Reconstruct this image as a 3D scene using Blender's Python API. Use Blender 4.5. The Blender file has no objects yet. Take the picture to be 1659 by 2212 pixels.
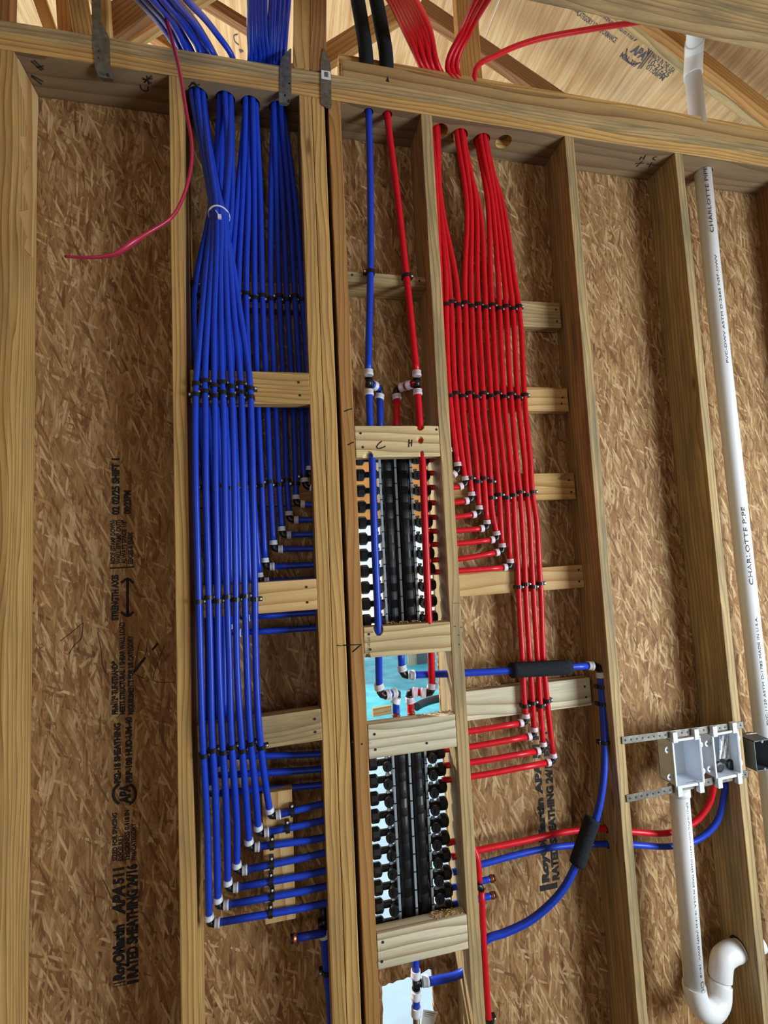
import bpy, bmesh, math, random
from mathutils import Vector, Matrix, noise as mnoise
random.seed(7)
SC = bpy.context.scene
COL = SC.collection

# ---------------------------------------------------------------- camera, light, exposure
D0 = 1.43                      # camera distance from the stud fronts (y = 0)
EYE = Vector((0, -D0, 1.5))
FPX = 1038.0                   # focal length in pixels of the 1659 x 2212 frame
YAW, PIT, ROL = [math.radians(a) for a in (12.352, 4.562, -2.724)]
FWD = Vector((math.sin(YAW)*math.cos(PIT), math.cos(YAW)*math.cos(PIT), math.sin(PIT)))
_r = Vector((math.cos(YAW), -math.sin(YAW), 0)); _u = _r.cross(FWD)
RGT = math.cos(ROL)*_r + math.sin(ROL)*_u
UPV = -math.sin(ROL)*_r + math.cos(ROL)*_u
cd = bpy.data.cameras.new('camera'); cam = bpy.data.objects.new('camera', cd); COL.objects.link(cam)
cd.sensor_fit = 'VERTICAL'; cd.sensor_height = 24.0; cd.lens = FPX/2212*24.0
cd.clip_start = 0.02; cd.clip_end = 200
cam.matrix_world = Matrix.Translation(EYE) @ Matrix((RGT, UPV, -FWD)).transposed().to_4x4()
SC.camera = cam

def ray(px, py): return RGT*((px-829.5)/FPX) - UPV*((py-1106)/FPX) + FWD
def at(px, py, Y=0.0):
    d = ray(px, py); return EYE + d*((Y+D0)/d.y)
def atz(px, py, z):
    d = ray(px, py); return EYE + d*((z-EYE.z)/d.z)
ROOF_K, ROOF_Z = 0.55, 4.6
def atroof(px, py, off=0.0):
    d = ray(px, py); return EYE + d*((ROOF_Z-off-EYE.z-ROOF_K*EYE.x)/(d.z+ROOF_K*d.x))
def atx(px, py, X):
    d = ray(px, py); return EYE + d*((X-EYE.x)/d.x)

SC.view_settings.view_transform = 'Standard'; SC.view_settings.look = 'None'
SC.view_settings.gamma = 1.0; SC.view_settings.use_curve_mapping = False
SC.view_settings.exposure = 0.0
SC.cycles.max_bounces = 5; SC.cycles.diffuse_bounces = 3; SC.cycles.glossy_bounces = 2; SC.cycles.transmission_bounces = 2
world = bpy.data.worlds.new('daylight'); SC.world = world; world.use_nodes = True
bg = world.node_tree.nodes['Background']
bg.inputs[0].default_value = (0.80, 0.90, 1.0, 1); bg.inputs[1].default_value = 1.1
def sun(name, direction, energy, color, angle):
    l = bpy.data.lights.new(name, 'SUN'); l.energy = energy; l.color = color; l.angle = math.radians(angle)
    o = bpy.data.objects.new(name, l); COL.objects.link(o)
    o.rotation_euler = Vector(direction).to_track_quat('-Z', 'Y').to_euler(); return o
sun('sun', (0.62, -0.42, -0.66), 4.0, (1.0, 0.95, 0.86), 0.8)
def area(name, loc, target, sx, sy, power, color):
    l = bpy.data.lights.new(name, 'AREA'); l.shape = 'RECTANGLE'; l.size = sx; l.size_y = sy
    l.energy = power; l.color = color
    o = bpy.data.objects.new(name, l); COL.objects.link(o); o.location = loc
    o.rotation_euler = (Vector(target)-Vector(loc)).to_track_quat('-Z', 'Y').to_euler(); return o
area('window_daylight', (2.86, -1.95, 1.05), (0.3, 0, 1.0), 1.1, 1.4, 110, (0.84, 0.94, 1.0))
area('rear_fill', (-.6, -6.3, 1.3), (0.4, 0, 1.5), 1.8, 2.2, 26, (1.0, 0.88, 0.70))  # added fill lamp behind the camera, brightens the stud fronts
area('attic_daylight', (-1.6, 2.6, 2.6), (0.8, 0.4, 4.4), 2.4, 1.6, 60, (1.0, 0.93, 0.82))

# ---------------------------------------------------------------- object helpers
def link(name, me, parent=None, mat=None):
    o = bpy.data.objects.new(name, me); COL.objects.link(o)
    if mat is not None and me is not None:
        me.materials.clear()
        for m in (mat if isinstance(mat, (list, tuple)) else [mat]): me.materials.append(m)
    if parent is not None:
        o.parent = parent
        o.matrix_parent_inverse = parent.matrix_world.inverted()
    return o
def tag(o, label=None, cat=None, group=None, kind=None):
    if label: o['label'] = label
    if cat: o['category'] = cat
    if group: o['group'] = group
    if kind: o['kind'] = kind
    return o
def empty(name, loc, label, cat, group=None):
    o = bpy.data.objects.new(name, None); COL.objects.link(o); o.location = loc
    o.empty_display_size = 0.02
    o.matrix_world = Matrix.Translation(Vector(loc))
    return tag(o, label, cat, group)
def mesh_of(bm, smooth=False, name='m'):
    me = bpy.data.meshes.new(name); bm.normal_update(); bm.to_mesh(me); bm.free()
    if smooth:
        for p in me.polygons: p.use_smooth = True
    return me
def box_bm(lo, hi, bevel=0.0, bm=None):
    bm2 = bmesh.new(); bmesh.ops.create_cube(bm2, size=1)
    for v in bm2.verts:
        v.co = Vector([(lo[i]+hi[i])/2 + v.co[i]*(hi[i]-lo[i]) for i in range(3)])
    if bevel: bmesh.ops.bevel(bm2, geom=list(bm2.edges), offset=bevel, segments=2, affect='EDGES', profile=0.6)
    if bm is None: return bm2
    me = bpy.data.meshes.new('t'); bm2.to_mesh(me); bm2.free(); bm.from_mesh(me); bpy.data.meshes.remove(me)
    return bm
def catmull(pts, n=6):
    P = [Vector(p) for p in pts]
    if len(P) < 3: return P
    Q = [2*P[0]-P[1]] + P + [2*P[-1]-P[-2]]; out = []
    for i in range(1, len(Q)-2):
        a, b, c, d = Q[i-1], Q[i], Q[i+1], Q[i+2]
        t1 = (b-a).length**.5+1e-6; t2 = (c-b).length**.5+1e-6; t3 = (d-c).length**.5+1e-6
        m1 = (b-a)/t1-(c-a)/(t1+t2)+(c-b)/t2; m2 = (c-b)/t2-(d-b)/(t2+t3)+(d-c)/t3
        m1 *= t2; m2 *= t2
        for k in range(n):
            t = k/n; out.append((2*t**3-3*t*t+1)*b+(t**3-2*t*t+t)*m1+(-2*t**3+3*t*t)*c+(t**3-t*t)*m2)
    out.append(P[-1]); return out
def tube_bm(path, r, seg=10, cap=True, bm=None, flat=1.0):
    bm = bm or bmesh.new(); P = [Vector(p) for p in path]; n = len(P)
    R = r if isinstance(r, (list, tuple)) else [r]*n
    t0 = (P[1]-P[0]).normalized()
    a = Vector((0, -1, 0)) if abs(t0.y) < .9 else Vector((1, 0, 0))
    u = (a - t0*a.dot(t0)).normalized(); rings = []
    for i in range(n):
        t = (P[min(i+1, n-1)]-P[max(i-1, 0)]).normalized()
        u = (u - t*u.dot(t)).normalized(); w = t.cross(u)
        rings.append([bm.verts.new(P[i]+R[i]*(math.cos(2*math.pi*k/seg)*u+flat*math.sin(2*math.pi*k/seg)*w)) for k in range(seg)])
    for i in range(n-1):
        for k in range(seg):
            bm.faces.new((rings[i][k], rings[i][(k+1) % seg], rings[i+1][(k+1) % seg], rings[i+1][k])).smooth = True
    if cap:
        bm.faces.new(rings[0][::-1]); bm.faces.new(rings[-1])
    return bm
def tube(name, path, r, mat, parent, seg=10, smooth_n=6, flat=1.0):
    bm = tube_bm(catmull(path, smooth_n), r, seg, flat=flat); bmesh.ops.recalc_face_normals(bm, faces=bm.faces)
    me = bpy.data.meshes.new(name); bm.to_mesh(me); bm.free(); return link(name, me, parent, mat)
def lathe_between(a, b, prof, seg=16, bm=None):
    # prof: list of (t along a->b in metres from a, radius)
    bm = bm or bmesh.new(); a = Vector(a); d = (Vector(b)-a).normalized()
    s = Vector((0, -1, 0)) if abs(d.y) < .9 else Vector((1, 0, 0))
    u = (s-d*s.dot(d)).normalized(); w = d.cross(u); rings = []
    for t, r in prof:
        rings.append([bm.verts.new(a+d*t+r*(math.cos(2*math.pi*k/seg)*u+math.sin(2*math.pi*k/seg)*w)) for k in range(seg)])
    for i in range(len(rings)-1):
        for k in range(seg):
            bm.faces.new((rings[i][k], rings[i][(k+1) % seg], rings[i+1][(k+1) % seg], rings[i+1][k]))
    bm.faces.new(rings[0][::-1]); bm.faces.new(rings[-1])
    bmesh.ops.recalc_face_normals(bm, faces=bm.faces)
    return bm

# ---------------------------------------------------------------- materials
def srgb(r, g, b):
    f = lambda c: (c/255/12.92) if c/255 <= 0.04045 else ((c/255+0.055)/1.055)**2.4
    return (f(r), f(g), f(b), 1)
class NT:
    def __init__(s, name, rough=.6, spec=.5):
        s.m = bpy.data.materials.new(name); s.m.use_nodes = True; s.t = s.m.node_tree
        s.b = s.t.nodes['Principled BSDF']; s.b.inputs['Roughness'].default_value = rough
        s.b.inputs['Specular IOR Level'].default_value = spec
    def n(s, typ, **kw):
        x = s.t.nodes.new(typ)
        for k, v in kw.items():
            if k.startswith('i_'):
                key = k[2:]; key = int(key) if key.isdigit() else key.replace('_', ' ')
                if isinstance(v, bpy.types.NodeSocket): s.t.links.new(v, x.inputs[key])
                else: x.inputs[key].default_value = v
            else: setattr(x, k, v)
        return x
    def l(s, a, b): s.t.links.new(a, b)
    def mix(s, f, a, b, blend='MIX'):
        x = s.n('ShaderNodeMix', data_type='RGBA', blend_type=blend)
        for sock, v in ((x.inputs[0], f), (x.inputs[6], a), (x.inputs[7], b)):
            if isinstance(v, bpy.types.NodeSocket): s.l(v, sock)
            else: sock.default_value = v
        return x.outputs[2]
    def math(s, op, a, b=0.0, clamp=False):
        x = s.n('ShaderNodeMath', operation=op); x.use_clamp = clamp
        for i, v in enumerate((a, b)):
            if isinstance(v, bpy.types.NodeSocket): s.l(v, x.inputs[i])
            else: x.inputs[i].default_value = v
        return x.outputs[0]
    def rng(s, v, a, b, c=0.0, d=1.0):
        x = s.n('ShaderNodeMapRange'); s.l(v, x.inputs[0])
        for i, q in enumerate((a, b, c, d)): x.inputs[i+1].default_value = q
        return x.outputs[0]
def plain(name, rgb, rough=.5, spec=.5, metal=0.0, noise_amt=0.0, nscale=40, trans=0.0, sss=0.0, coat=0.0):
    t = NT(name, rough, spec); t.b.inputs['Base Color'].default_value = rgb
    t.b.inputs['Metallic'].default_value = metal
    if coat: t.b.inputs['Coat Weight'].default_value = coat; t.b.inputs['Coat Roughness'].default_value = .15
    if noise_amt:
        tc = t.n('ShaderNodeTexCoord'); nz = t.n('ShaderNodeTexNoise', i_Scale=nscale, i_Detail=4.0); t.l(tc.outputs['Object'], nz.inputs[0])
        dark = tuple([c*(1-noise_amt) for c in rgb[:3]]+[1]); lite = tuple([min(1, c*(1+noise_amt)) for c in rgb[:3]]+[1])
        t.l(t.mix(t.rng(nz.outputs[0], .35, .65), dark, lite), t.b.inputs['Base Color'])
    return t.m
def lumber(name, light, dark, weather=None, wamt=0.0, ring=1.0, knots=0.35):
    t = NT(name, .72, .3); tc = t.n('ShaderNodeTexCoord'); oi = t.n('ShaderNodeObjectInfo')
    rnd = oi.outputs['Random']
    off = t.n('ShaderNodeCombineXYZ'); t.l(t.math('MULTIPLY_ADD', rnd, .11), off.inputs[0]); off.inputs[0].default_value = 0
    t.l(t.math('ADD', t.math('MULTIPLY', rnd, .12), .015), off.inputs[0])
    t.l(t.math('ADD', t.math('MULTIPLY', t.math('FRACT', t.math('MULTIPLY', rnd, 17.0)), .05), .02), off.inputs[1])
    t.l(t.math('MULTIPLY', rnd, 37.0), off.inputs[2])
    v = t.n('ShaderNodeVectorMath', operation='ADD'); t.l(tc.outputs['Object'], v.inputs[0]); t.l(off.outputs[0], v.inputs[1])
    # slow wander of the pith and stretched wobble
    mp = t.n('ShaderNodeMapping', i_Scale=(9, 9, 1.6)); t.l(v.outputs[0], mp.inputs[0])
    wob = t.n('ShaderNodeTexNoise', i_Scale=1.0, i_Detail=2.0, i_Roughness=.4); t.l(mp.outputs[0], wob.inputs[0])
    wv = t.n('ShaderNodeVectorMath', operation='MULTIPLY_ADD'); t.l(wob.outputs[1], wv.inputs[0]); wv.inputs[1].default_value = (.06, .06, 0); t.l(v.outputs[0], wv.inputs[2])
    m2 = t.n('ShaderNodeMapping', i_Scale=(1, 1, .03)); t.l(wv.outputs[0], m2.inputs[0])
    w = t.n('ShaderNodeTexWave', wave_type='RINGS', rings_direction='Z', wave_profile='SAW', i_Scale=24.0*ring, i_Distortion=2.6, i_Detail=3.0)
    w.inputs['Detail Scale'].default_value = 1.2; t.l(m2.outputs[0], w.inputs[0])
    rings = t.math('POWER', w.outputs[1], 2.6)
    m3 = t.n('ShaderNodeMapping', i_Scale=(420, 420, 9)); t.l(v.outputs[0], m3.inputs[0])
    fib = t.n('ShaderNodeTexNoise', i_Scale=1.0, i_Detail=3.0, i_Roughness=.6); t.l(m3.outputs[0], fib.inputs[0])
    m4 = t.n('ShaderNodeMapping', i_Scale=(14, 14, 1.5)); t.l(v.outputs[0], m4.inputs[0])
    big = t.n('ShaderNodeTexNoise', i_Scale=1.0, i_Detail=4.0, i_Roughness=.6); t.l(m4.outputs[0], big.inputs[0])
    c = t.mix(t.math('MULTIPLY', rings, .95), light, dark)
    c = t.mix(t.rng(fib.outputs[0], .35, .75, 0, .35), c, dark)
    c = t.mix(t.rng(big.outputs[0], .4, .75, 0, .3), c, tuple(x*.62 for x in dark[:3])+(1,))
    if weather:
        m5 = t.n('ShaderNodeMapping', i_Scale=(30, 30, 3.2), i_Location=(5, 3, 1)); t.l(v.outputs[0], m5.inputs[0])
        wn = t.n('ShaderNodeTexNoise', i_Scale=1.0, i_Detail=6.0, i_Roughness=.65); t.l(m5.outputs[0], wn.inputs[0])
        c = t.mix(t.rng(wn.outputs[0], .52-.12*wamt, .72, 0, wamt), c, weather)
    # a few knots
    m6 = t.n('ShaderNodeMapping', i_Scale=(9, 9, 2.2)); t.l(v.outputs[0], m6.inputs[0])
    vo = t.n('ShaderNodeTexVoronoi', i_Scale=1.0); t.l(m6.outputs[0], vo.inputs[0])
    c = t.mix(t.rng(vo.outputs['Distance'], .10, .05, 0, knots*2), c, tuple(x*.35 for x in dark[:3])+(1,))
    hs = t.n('ShaderNodeHueSaturation', i_Color=c); t.l(t.rng(rnd, 0, 1, .88, 1.1), hs.inputs['Value'])
    t.l(hs.outputs[0], t.b.inputs['Base Color'])
    bp = t.n('ShaderNodeBump', i_Strength=.25, i_Distance=.001); t.l(fib.outputs[0], bp.inputs['Height']); t.l(bp.outputs[0], t.b.inputs['Normal'])
    return t.m
def osb_material(name, tones, base, dark):
    """pressed wood strands: overlapping layers of long narrow flakes, most of them near vertical"""
    t = NT(name, .75, .35); tc = t.n('ShaderNodeTexCoord'); c = None; hsum = None
    layers = [(5, .017, .11, 3.1, 0), (-24, .013, .085, 7.7, .5), (33, .012, .075, 1.3, .6), (-50, .010, .06, 9.2, .74), (14, .014, .10, 5.5, .55),
              (-12, .010, .09, 2.2, .55), (64, .008, .05, 6.1, .86), (-2, .008, .075, 4.4, .62), (24, .0065, .06, 8.8, .70)]
    nz = t.n('ShaderNodeTexNoise', i_Scale=9.0, i_Detail=3.0, i_Roughness=.6); t.l(tc.outputs['Object'], nz.inputs[0])
    wv = t.n('ShaderNodeVectorMath', operation='MULTIPLY_ADD'); t.l(nz.outputs[1], wv.inputs[0]); wv.inputs[1].default_value = (.010, .0, .010); t.l(tc.outputs['Object'], wv.inputs[2])
    for i, (ang, w, l, sd, thr) in enumerate(layers):
        mr = t.n('ShaderNodeMapping', vector_type='POINT'); mr.inputs['Rotation'].default_value = (0, math.radians(ang), 0); mr.inputs['Location'].default_value = (sd, sd*.3, sd*1.7)
        t.l(wv.outputs[0], mr.inputs[0])
        ms = t.n('ShaderNodeMapping', i_Scale=(1/w, 1.0, 1/l)); t.l(mr.outputs[0], ms.inputs[0])
        vo = t.n('ShaderNodeTexVoronoi', i_Scale=1.0, i_Randomness=1.0); t.l(ms.outputs[0], vo.inputs[0])
        sep = t.n('ShaderNodeSeparateColor'); t.l(vo.outputs['Color'], sep.inputs[0])
        ramp = t.n('ShaderNodeValToRGB'); els = ramp.color_ramp.elements
        while len(els) < len(tones): els.new(.5)
        for k, (pos, colr) in enumerate(tones): els[k].position = pos; els[k].color = colr
        t.l(sep.outputs[0], ramp.inputs[0]); col = ramp.outputs[0]
        if i < 6:
            mf = t.n('ShaderNodeMapping', i_Scale=(420, 1, 11)); t.l(mr.outputs[0], mf.inputs[0])
            fb = t.n('ShaderNodeTexNoise', i_Scale=1.0, i_Detail=1.0); t.l(mf.outputs[0], fb.inputs[0])
            col = t.mix(t.rng(fb.outputs[0], .35, .7, 0, .5), col, tones[1][1])
        col = t.mix(t.rng(vo.outputs['Distance'], .40, .68, 0, .5), col, dark)
        if c is None: c = col; hsum = sep.outputs[1]
        else:
            f2 = t.math('MULTIPLY', t.math('GREATER_THAN', sep.outputs[1], thr), t.math('LESS_THAN', vo.outputs['Distance'], .62))
            f2 = t.math('MULTIPLY', f2, .85)
            c = t.mix(f2, c, col); hsum = t.math('ADD', hsum, t.math('MULTIPLY', f2, sep.outputs[2]))
    bign = t.n('ShaderNodeTexNoise', i_Scale=5.0, i_Detail=4.0); t.l(tc.outputs['Object'], bign.inputs[0])
    c = t.mix(t.rng(bign.outputs[0], .35, .7, 0, .25), c, base)
    mk_ = t.n('ShaderNodeMapping', i_Scale=(150, 1, 30)); t.l(wv.outputs[0], mk_.inputs[0])
    sp = t.n('ShaderNodeTexNoise', i_Scale=1.0, i_Detail=2.0); t.l(mk_.outputs[0], sp.inputs[0])
    c = t.mix(t.rng(sp.outputs[0], .62, .74, 0, .6), c, dark)
    t.l(c, t.b.inputs['Base Color'])
    bp = t.n('ShaderNodeBump', i_Strength=.6, i_Distance=.0012); t.l(hsum, bp.inputs['Height']); t.l(bp.outputs[0], t.b.inputs['Normal'])
    return t.m
def plywood_material(name, light, dark):
    t = NT(name, .7, .3); tc = t.n('ShaderNodeTexCoord')
    m1 = t.n('ShaderNodeMapping', i_Scale=(26, 2.2, 4)); t.l(tc.outputs['Object'], m1.inputs[0])
    n1 = t.n('ShaderNodeTexNoise', i_Scale=1.0, i_Detail=6.0, i_Roughness=.62, i_Distortion=.4); t.l(m1.outputs[0], n1.inputs[0])
    m2 = t.n('ShaderNodeMapping', i_Scale=(5, 1.2, 3)); t.l(tc.outputs['Object'], m2.inputs[0])
    w = t.n('ShaderNodeTexWave', wave_type='BANDS', bands_direction='X', i_Scale=3.0, i_Distortion=9.0, i_Detail=2.0); w.inputs['Detail Scale'].default_value = .7; t.l(m2.outputs[0], w.inputs[0])
    c = t.mix(t.rng(n1.outputs[0], .42, .72, 0, .9), light, dark)
    c = t.mix(t.rng(w.outputs[1], .7, 1.0, 0, .3), c, dark)
    t.l(c, t.b.inputs['Base Color']); return t.m
S = srgb
TAN = lumber('pine_tan', S(220, 180, 112), S(150, 104, 54), S(128, 112, 78), .5)
ORANGE = lumber('pine_orange', S(196, 148, 88), S(150, 100, 52), None, 0)
GREY = lumber('pine_weathered', S(204, 178, 128), S(146, 114, 72), S(112, 108, 86), .9)
PALE = lumber('pine_pale', S(238, 230, 202), S(158, 134, 94), S(168, 170, 150), .4, ring=.6)
PALEW = lumber('pine_pale_warm', S(230, 208, 158), S(156, 122, 74), S(150, 146, 118), .35, ring=.6)
CREAM = lumber('pine_cream', S(222, 190, 134), S(176, 124, 66), None, 0, ring=.5)
FACE = lumber('pine_grey_underside', S(150, 126, 96), S(112, 88, 64), S(104, 96, 82), .5, ring=.5)  # greyer, darker pine used only for the lower plate's underside
BROWN = lumber('pine_brown', S(168, 122, 78), S(118, 76, 44), None, 0)
OSB = osb_material('oriented_strand_board',
    [(0.0, S(100, 60, 34)), (.15, S(142, 100, 60)), (.6, S(174, 136, 88)), (1.0, S(220, 190, 142))], S(152, 116, 74), S(72, 46, 28))
PLY = plywood_material('roof_plywood', S(226, 196, 150), S(180, 132, 82))
BLUE = plain('blue_tubing', S(28, 64, 192), .36, .35, noise_amt=.06, nscale=90)
RED = plain('red_tubing', S(208, 20, 36), .36, .35, noise_amt=.08, nscale=90)
WIRE = plain('red_wire_jacket', S(176, 40, 70), .35)
BLK = plain('black_plastic', S(20, 21, 24), .38)
BLKM = plain('black_manifold_plastic', S(14, 16, 20), .42, noise_amt=.3, nscale=30)
FOAM = plain('black_foam', S(40, 44, 48), .95, .1, noise_amt=.35, nscale=400)
RING = plain('translucent_white_ring', S(214, 218, 226), .4)
RINGR = plain('pinkish_white_ring', S(222, 204, 216), .4)
NAILM = plain('nail_steel', S(225, 225, 222), .3, metal=.4)
GALV = plain('galvanised_steel', S(118, 116, 108), .5, metal=.55, noise_amt=.25, nscale=60)
PVC = plain('white_pvc', S(228, 230, 232), .35)
BOXW = plain('white_box_plastic', S(218, 226, 236), .45)
BOXG = plain('grey_steel_box', S(110, 118, 122), .5, metal=.5)
COPPER = plain('copper', S(190, 110, 70), .35, metal=.8)
BRASS = plain('dull_brass', S(120, 104, 84), .45, metal=.7)
INK = plain('black_ink', S(22, 20, 22), .7)
INKG = plain('faded_grey_ink', S(96, 92, 100), .8)
HOLE = plain('screw_head_dark', S(38, 30, 26), .6)
RAILM = plain('grey_rail_plastic', S(150, 160, 168), .5)
SHAV = plain('wood_shavings', S(206, 164, 108), .8)
TIEW = plain('white_nylon', S(224, 228, 232), .4)
PAPER = plain('label_paper', S(226, 230, 232), .7)

# ---------------------------------------------------------------- boards
def board_mesh(w, d, L, bevel=.0025, x0=None):
    bm = box_bm((-w/2, 0, 0), (w/2, d, L), bevel); return bm
def board_matrix(p0, p1, roll=0.0):
    p0 = Vector(p0); p1 = Vector(p1); z = (p1-p0).normalized()
    y = Vector((0, 1, 0)); y = (y-z*y.dot(z)).normalized(); x = y.cross(z)
    M = Matrix((x, y, z)).transposed().to_4x4(); M.translation = p0
    return M @ Matrix.Rotation(roll, 4, 'Z'), (p1-p0).length
def board(name, p0, p1, w, d, mat, label, cat, group=None, parent=None, cutters=None, bevel=.0025):
    M, L = board_matrix(p0, p1); bm = board_mesh(w, d, L, bevel)
    me = mesh_of(bm, name=name); o = link(name, me, parent, mat)
    o.matrix_world = M
    if label: tag(o, label, cat, group)
    if cutters: cut(o, cutters)
    return o
def cut(o, bms):
    bpy.context.view_layer.update(); tmp = []
    for bm in bms:
        me = mesh_of(bm); c = bpy.data.objects.new('cutter', me); COL.objects.link(c); tmp.append(c)
        md = o.modifiers.new('b', 'BOOLEAN'); md.operation = 'DIFFERENCE'; md.object = c; md.solver = 'EXACT'
    dg = bpy.context.evaluated_depsgraph_get(); me = bpy.data.meshes.new_from_object(o.evaluated_get(dg))
    o.modifiers.clear(); o.data = me
    for c in tmp: m = c.data; bpy.data.objects.remove(c); bpy.data.meshes.remove(m)
def cyl_cut(p, d, r, L):
    p = Vector(p); d = Vector(d).normalized()
    return lathe_between(p-d*L/2, p+d*L/2, [(0, r), (L, r)], 28)
def nail_dots(o_parent, pts, r=.0042, name='screw'):
    for p in pts:
        p = Vector(p); bm = lathe_between(p+Vector((0, .004, 0)), p-Vector((0, .0012, 0)), [(0, r), (.0052, r*.9)], 10)
        o = link(name, mesh_of(bm), o_parent, HOLE)

# ---------------------------------------------------------------- lettering
def text_mesh(body, bold=0.0, shear=0.0):
    cu = bpy.data.curves.new('t', 'FONT'); cu.body = body; cu.size = 1.0; cu.offset = bold; cu.shear = shear; cu.resolution_u = 3
    o = bpy.data.objects.new('t', cu); COL.objects.link(o); bpy.context.view_layer.update()
    me = bpy.data.meshes.new_from_object(o.evaluated_get(bpy.context.evaluated_depsgraph_get()))
    bpy.data.objects.remove(o); bpy.data.curves.remove(cu)
    xs = [v.co.x for v in me.vertices]; x0, x1 = min(xs), max(xs)
    return me, x0, x1
def text_on(name, body, p0, p1, h, up, mat, parent, bold=.02, shear=0.0, fn=None):
    """letters run from p0 to p1, cap height h along up"""
    me, x0, x1 = text_mesh(body, bold, shear); p0 = Vector(p0); p1 = Vector(p1); ex = p1-p0; up = Vector(up).normalized()
    for v in me.vertices:
        u = (v.co.x-x0)/(x1-x0); w = v.co.y/.70*h
        v.co = fn(u, w) if fn else p0+ex*u+up*w
    o = link(name, me, parent, mat); return o
def strokes(name, polys, mat, parent, r=.0018):
    bm = bmesh.new()
    for pl in polys:
        tube_bm(catmull(pl, 4), r, 5, bm=bm)
    return link(name, mesh_of(bm), parent, mat)

# ---------------------------------------------------------------- the shell
ZP = 2.957                     # underside of the top plates
def slab(name, lo, hi, mat, kind='structure', cutters=None, bevel=0):
    o = link(name, mesh_of(box_bm(lo, hi, bevel), name=name), None, mat)
    if cutters: cut(o, cutters)
    if kind: o['kind'] = kind
    return o
conc = plain('dirty_subfloor', S(98, 88, 74), .85, noise_amt=.2, nscale=6)
FL = -.35                       # floor level
osb_far = plain('sheathing_far_walls', S(158, 120, 76), .8)
slab('floor', (-2.6, -6.5, FL-.12), (2.95, .15, FL), conc)
slab('wall_left', (-2.62, -6.5, FL), (-2.6, .14, 5.9), osb_far)
slab('wall_rear', (-2.6, -6.52, FL), (2.95, -6.5, 5.9), osb_far, cutters=[box_bm((-1.6, -6.6, FL+.01), (.4, -6.4, 2.2))])  # unseen door opening, added to go with the rear fill lamp
slab('wall_right', (2.95, -6.5, FL), (2.97, .15, 2.957), osb_far, cutters=[box_bm((2.9, -2.65, .3), (3.0, -1.25, 1.85))])
zt = at(860, 962, .14).z; zb = at(880, 2066, .14).z
xl, xr = at(826, 2150, .14).x, at(937, 2170, .14).x; zc = at(880, 2106, .14).z
def jag(x0, x1, z0, z1, n, a):
    """prism with ragged edges, cut through the sheathing"""
    pts = []
    for i in range(n+1):
        pts.append((x0+(x1-x0)*i/n, z1+random.uniform(-a, a)+.014*(1-i/n)*-1))
    for i in range(1, n): pts.append((x1+random.uniform(-a, a)*.5, z1+(z0-z1)*i/n))
    pts += [(x1, z0), (x0, z0)]
    for i in range(1, n): pts.append((x0+random.uniform(-a, a)*.7, z0+(z1-z0)*i/n))
    bm = bmesh.new(); A = [bm.verts.new((x, .10, z)) for x, z in pts]; B = [bm.verts.new((x, .20, z)) for x, z in pts]
    n_ = len(pts); bm.faces.new(A); bm.faces.new(B[::-1])
    for i in range(n_): bm.faces.new((A[i], B[i], B[(i+1) % n_], A[(i+1) % n_]))
    bmesh.ops.recalc_face_normals(bm, faces=bm.faces); return bm
sheath = slab('wall_back', (-2.6, .1405, FL), (2.949, .1525, 3.04), OSB,
              cutters=[box_bm((.2335, .1, zb), (.5045, .2, zt)), jag(xl, xr, -.05, zc, 14, .004)])

# studs (front faces at y = 0, 140 mm deep)
STUD = [(-.757, .038, TAN, 'pine wall stud at the left frame edge, left of the split post'),
        (-.713, .038, TAN, 'leftmost broad pine post with a torn splintered upper side edge'),
        (-.267, .038, TAN, 'tan pine stud directly left of the front row of blue pipes'),
        (.1205, .0392, TAN, 'left ply of the triple stud post, cracked at its top'),
        (.1612, .0392, TAN, 'middle ply of the triple stud post in the centre'),
        (.2130, .040, ORANGE, 'orange right ply of the triple post, marked with black lines'),
        (.5245, .038, GREY, 'weathered pine stud between the black manifolds and the red pipes'),
        (1.063, .036, GREY, 'weathered pine stud right of the red pipes and crossing blocks'),
        (1.530, .034, GREY, 'pine stud behind the white outlet boxes, brown inner side')]
studs = []
for x, w, m, lab in STUD:
    studs.append(board('wall_stud', (x, 0, FL+.04), (x, 0, ZP), w, .14, m, lab, 'stud', 'studs of the framed wall'))
xf = at(1630, 415, .14).x
studs.append(board('wall_stud', (xf+.019, 0, FL+.04), (xf+.019, 0, ZP), .038, .14, BROWN, 'dark pine stud cut by the right frame edge, behind the long white pipe', 'stud', 'studs of the framed wall'))
post_split, studA, ply1, ply2, ply3, studC, studD, studE = studs[1:9]
slab('trim_1', (-2.6, 0, FL), (2.949, .14, FL+.04), TAN)

# top plates with drilled holes
holesL = [atz(427, 206, ZP), atz(487, 215, ZP), atz(541, 225, ZP), atz(601, 236, ZP)]
holesM = [atz(797, 238, ZP)+Vector((0, .008, 0)), atz(838, 243, ZP)+Vector((0, .009, 0))]
holesR = [atz(949, 283, ZP), atz(992, 293, ZP), atz(1040, 303, ZP), atz(1088, 306, ZP)]
hP = atz(1519, 376, ZP)
cuts = [cyl_cut((p.x, p.y, 3.0), (0, 0, 1), .0305, .4) for p in holesL+holesR[:3]] + \
       [cyl_cut((p.x, p.y, 3.0), (0, 0, 1), .0165, .4) for p in holesM] + \
       [cyl_cut((holesR[3].x, holesR[3].y, 2.957), (0, 0, 1), .029, .07), cyl_cut((hP.x, hP.y, 3.0), (0, 0, 1), .034, .4)]
cuts2 = [b.copy() for b in cuts[:9]]+[cuts[-1].copy()]
lower = board('top_plate', (-2.6, 0, 2.9805), (2.949, 0, 2.9805), .047, .14, TAN, 'lower top plate, long pine board drilled with round pipe holes', 'top plate', cutters=cuts)
lower.data.materials.append(FACE)
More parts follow.
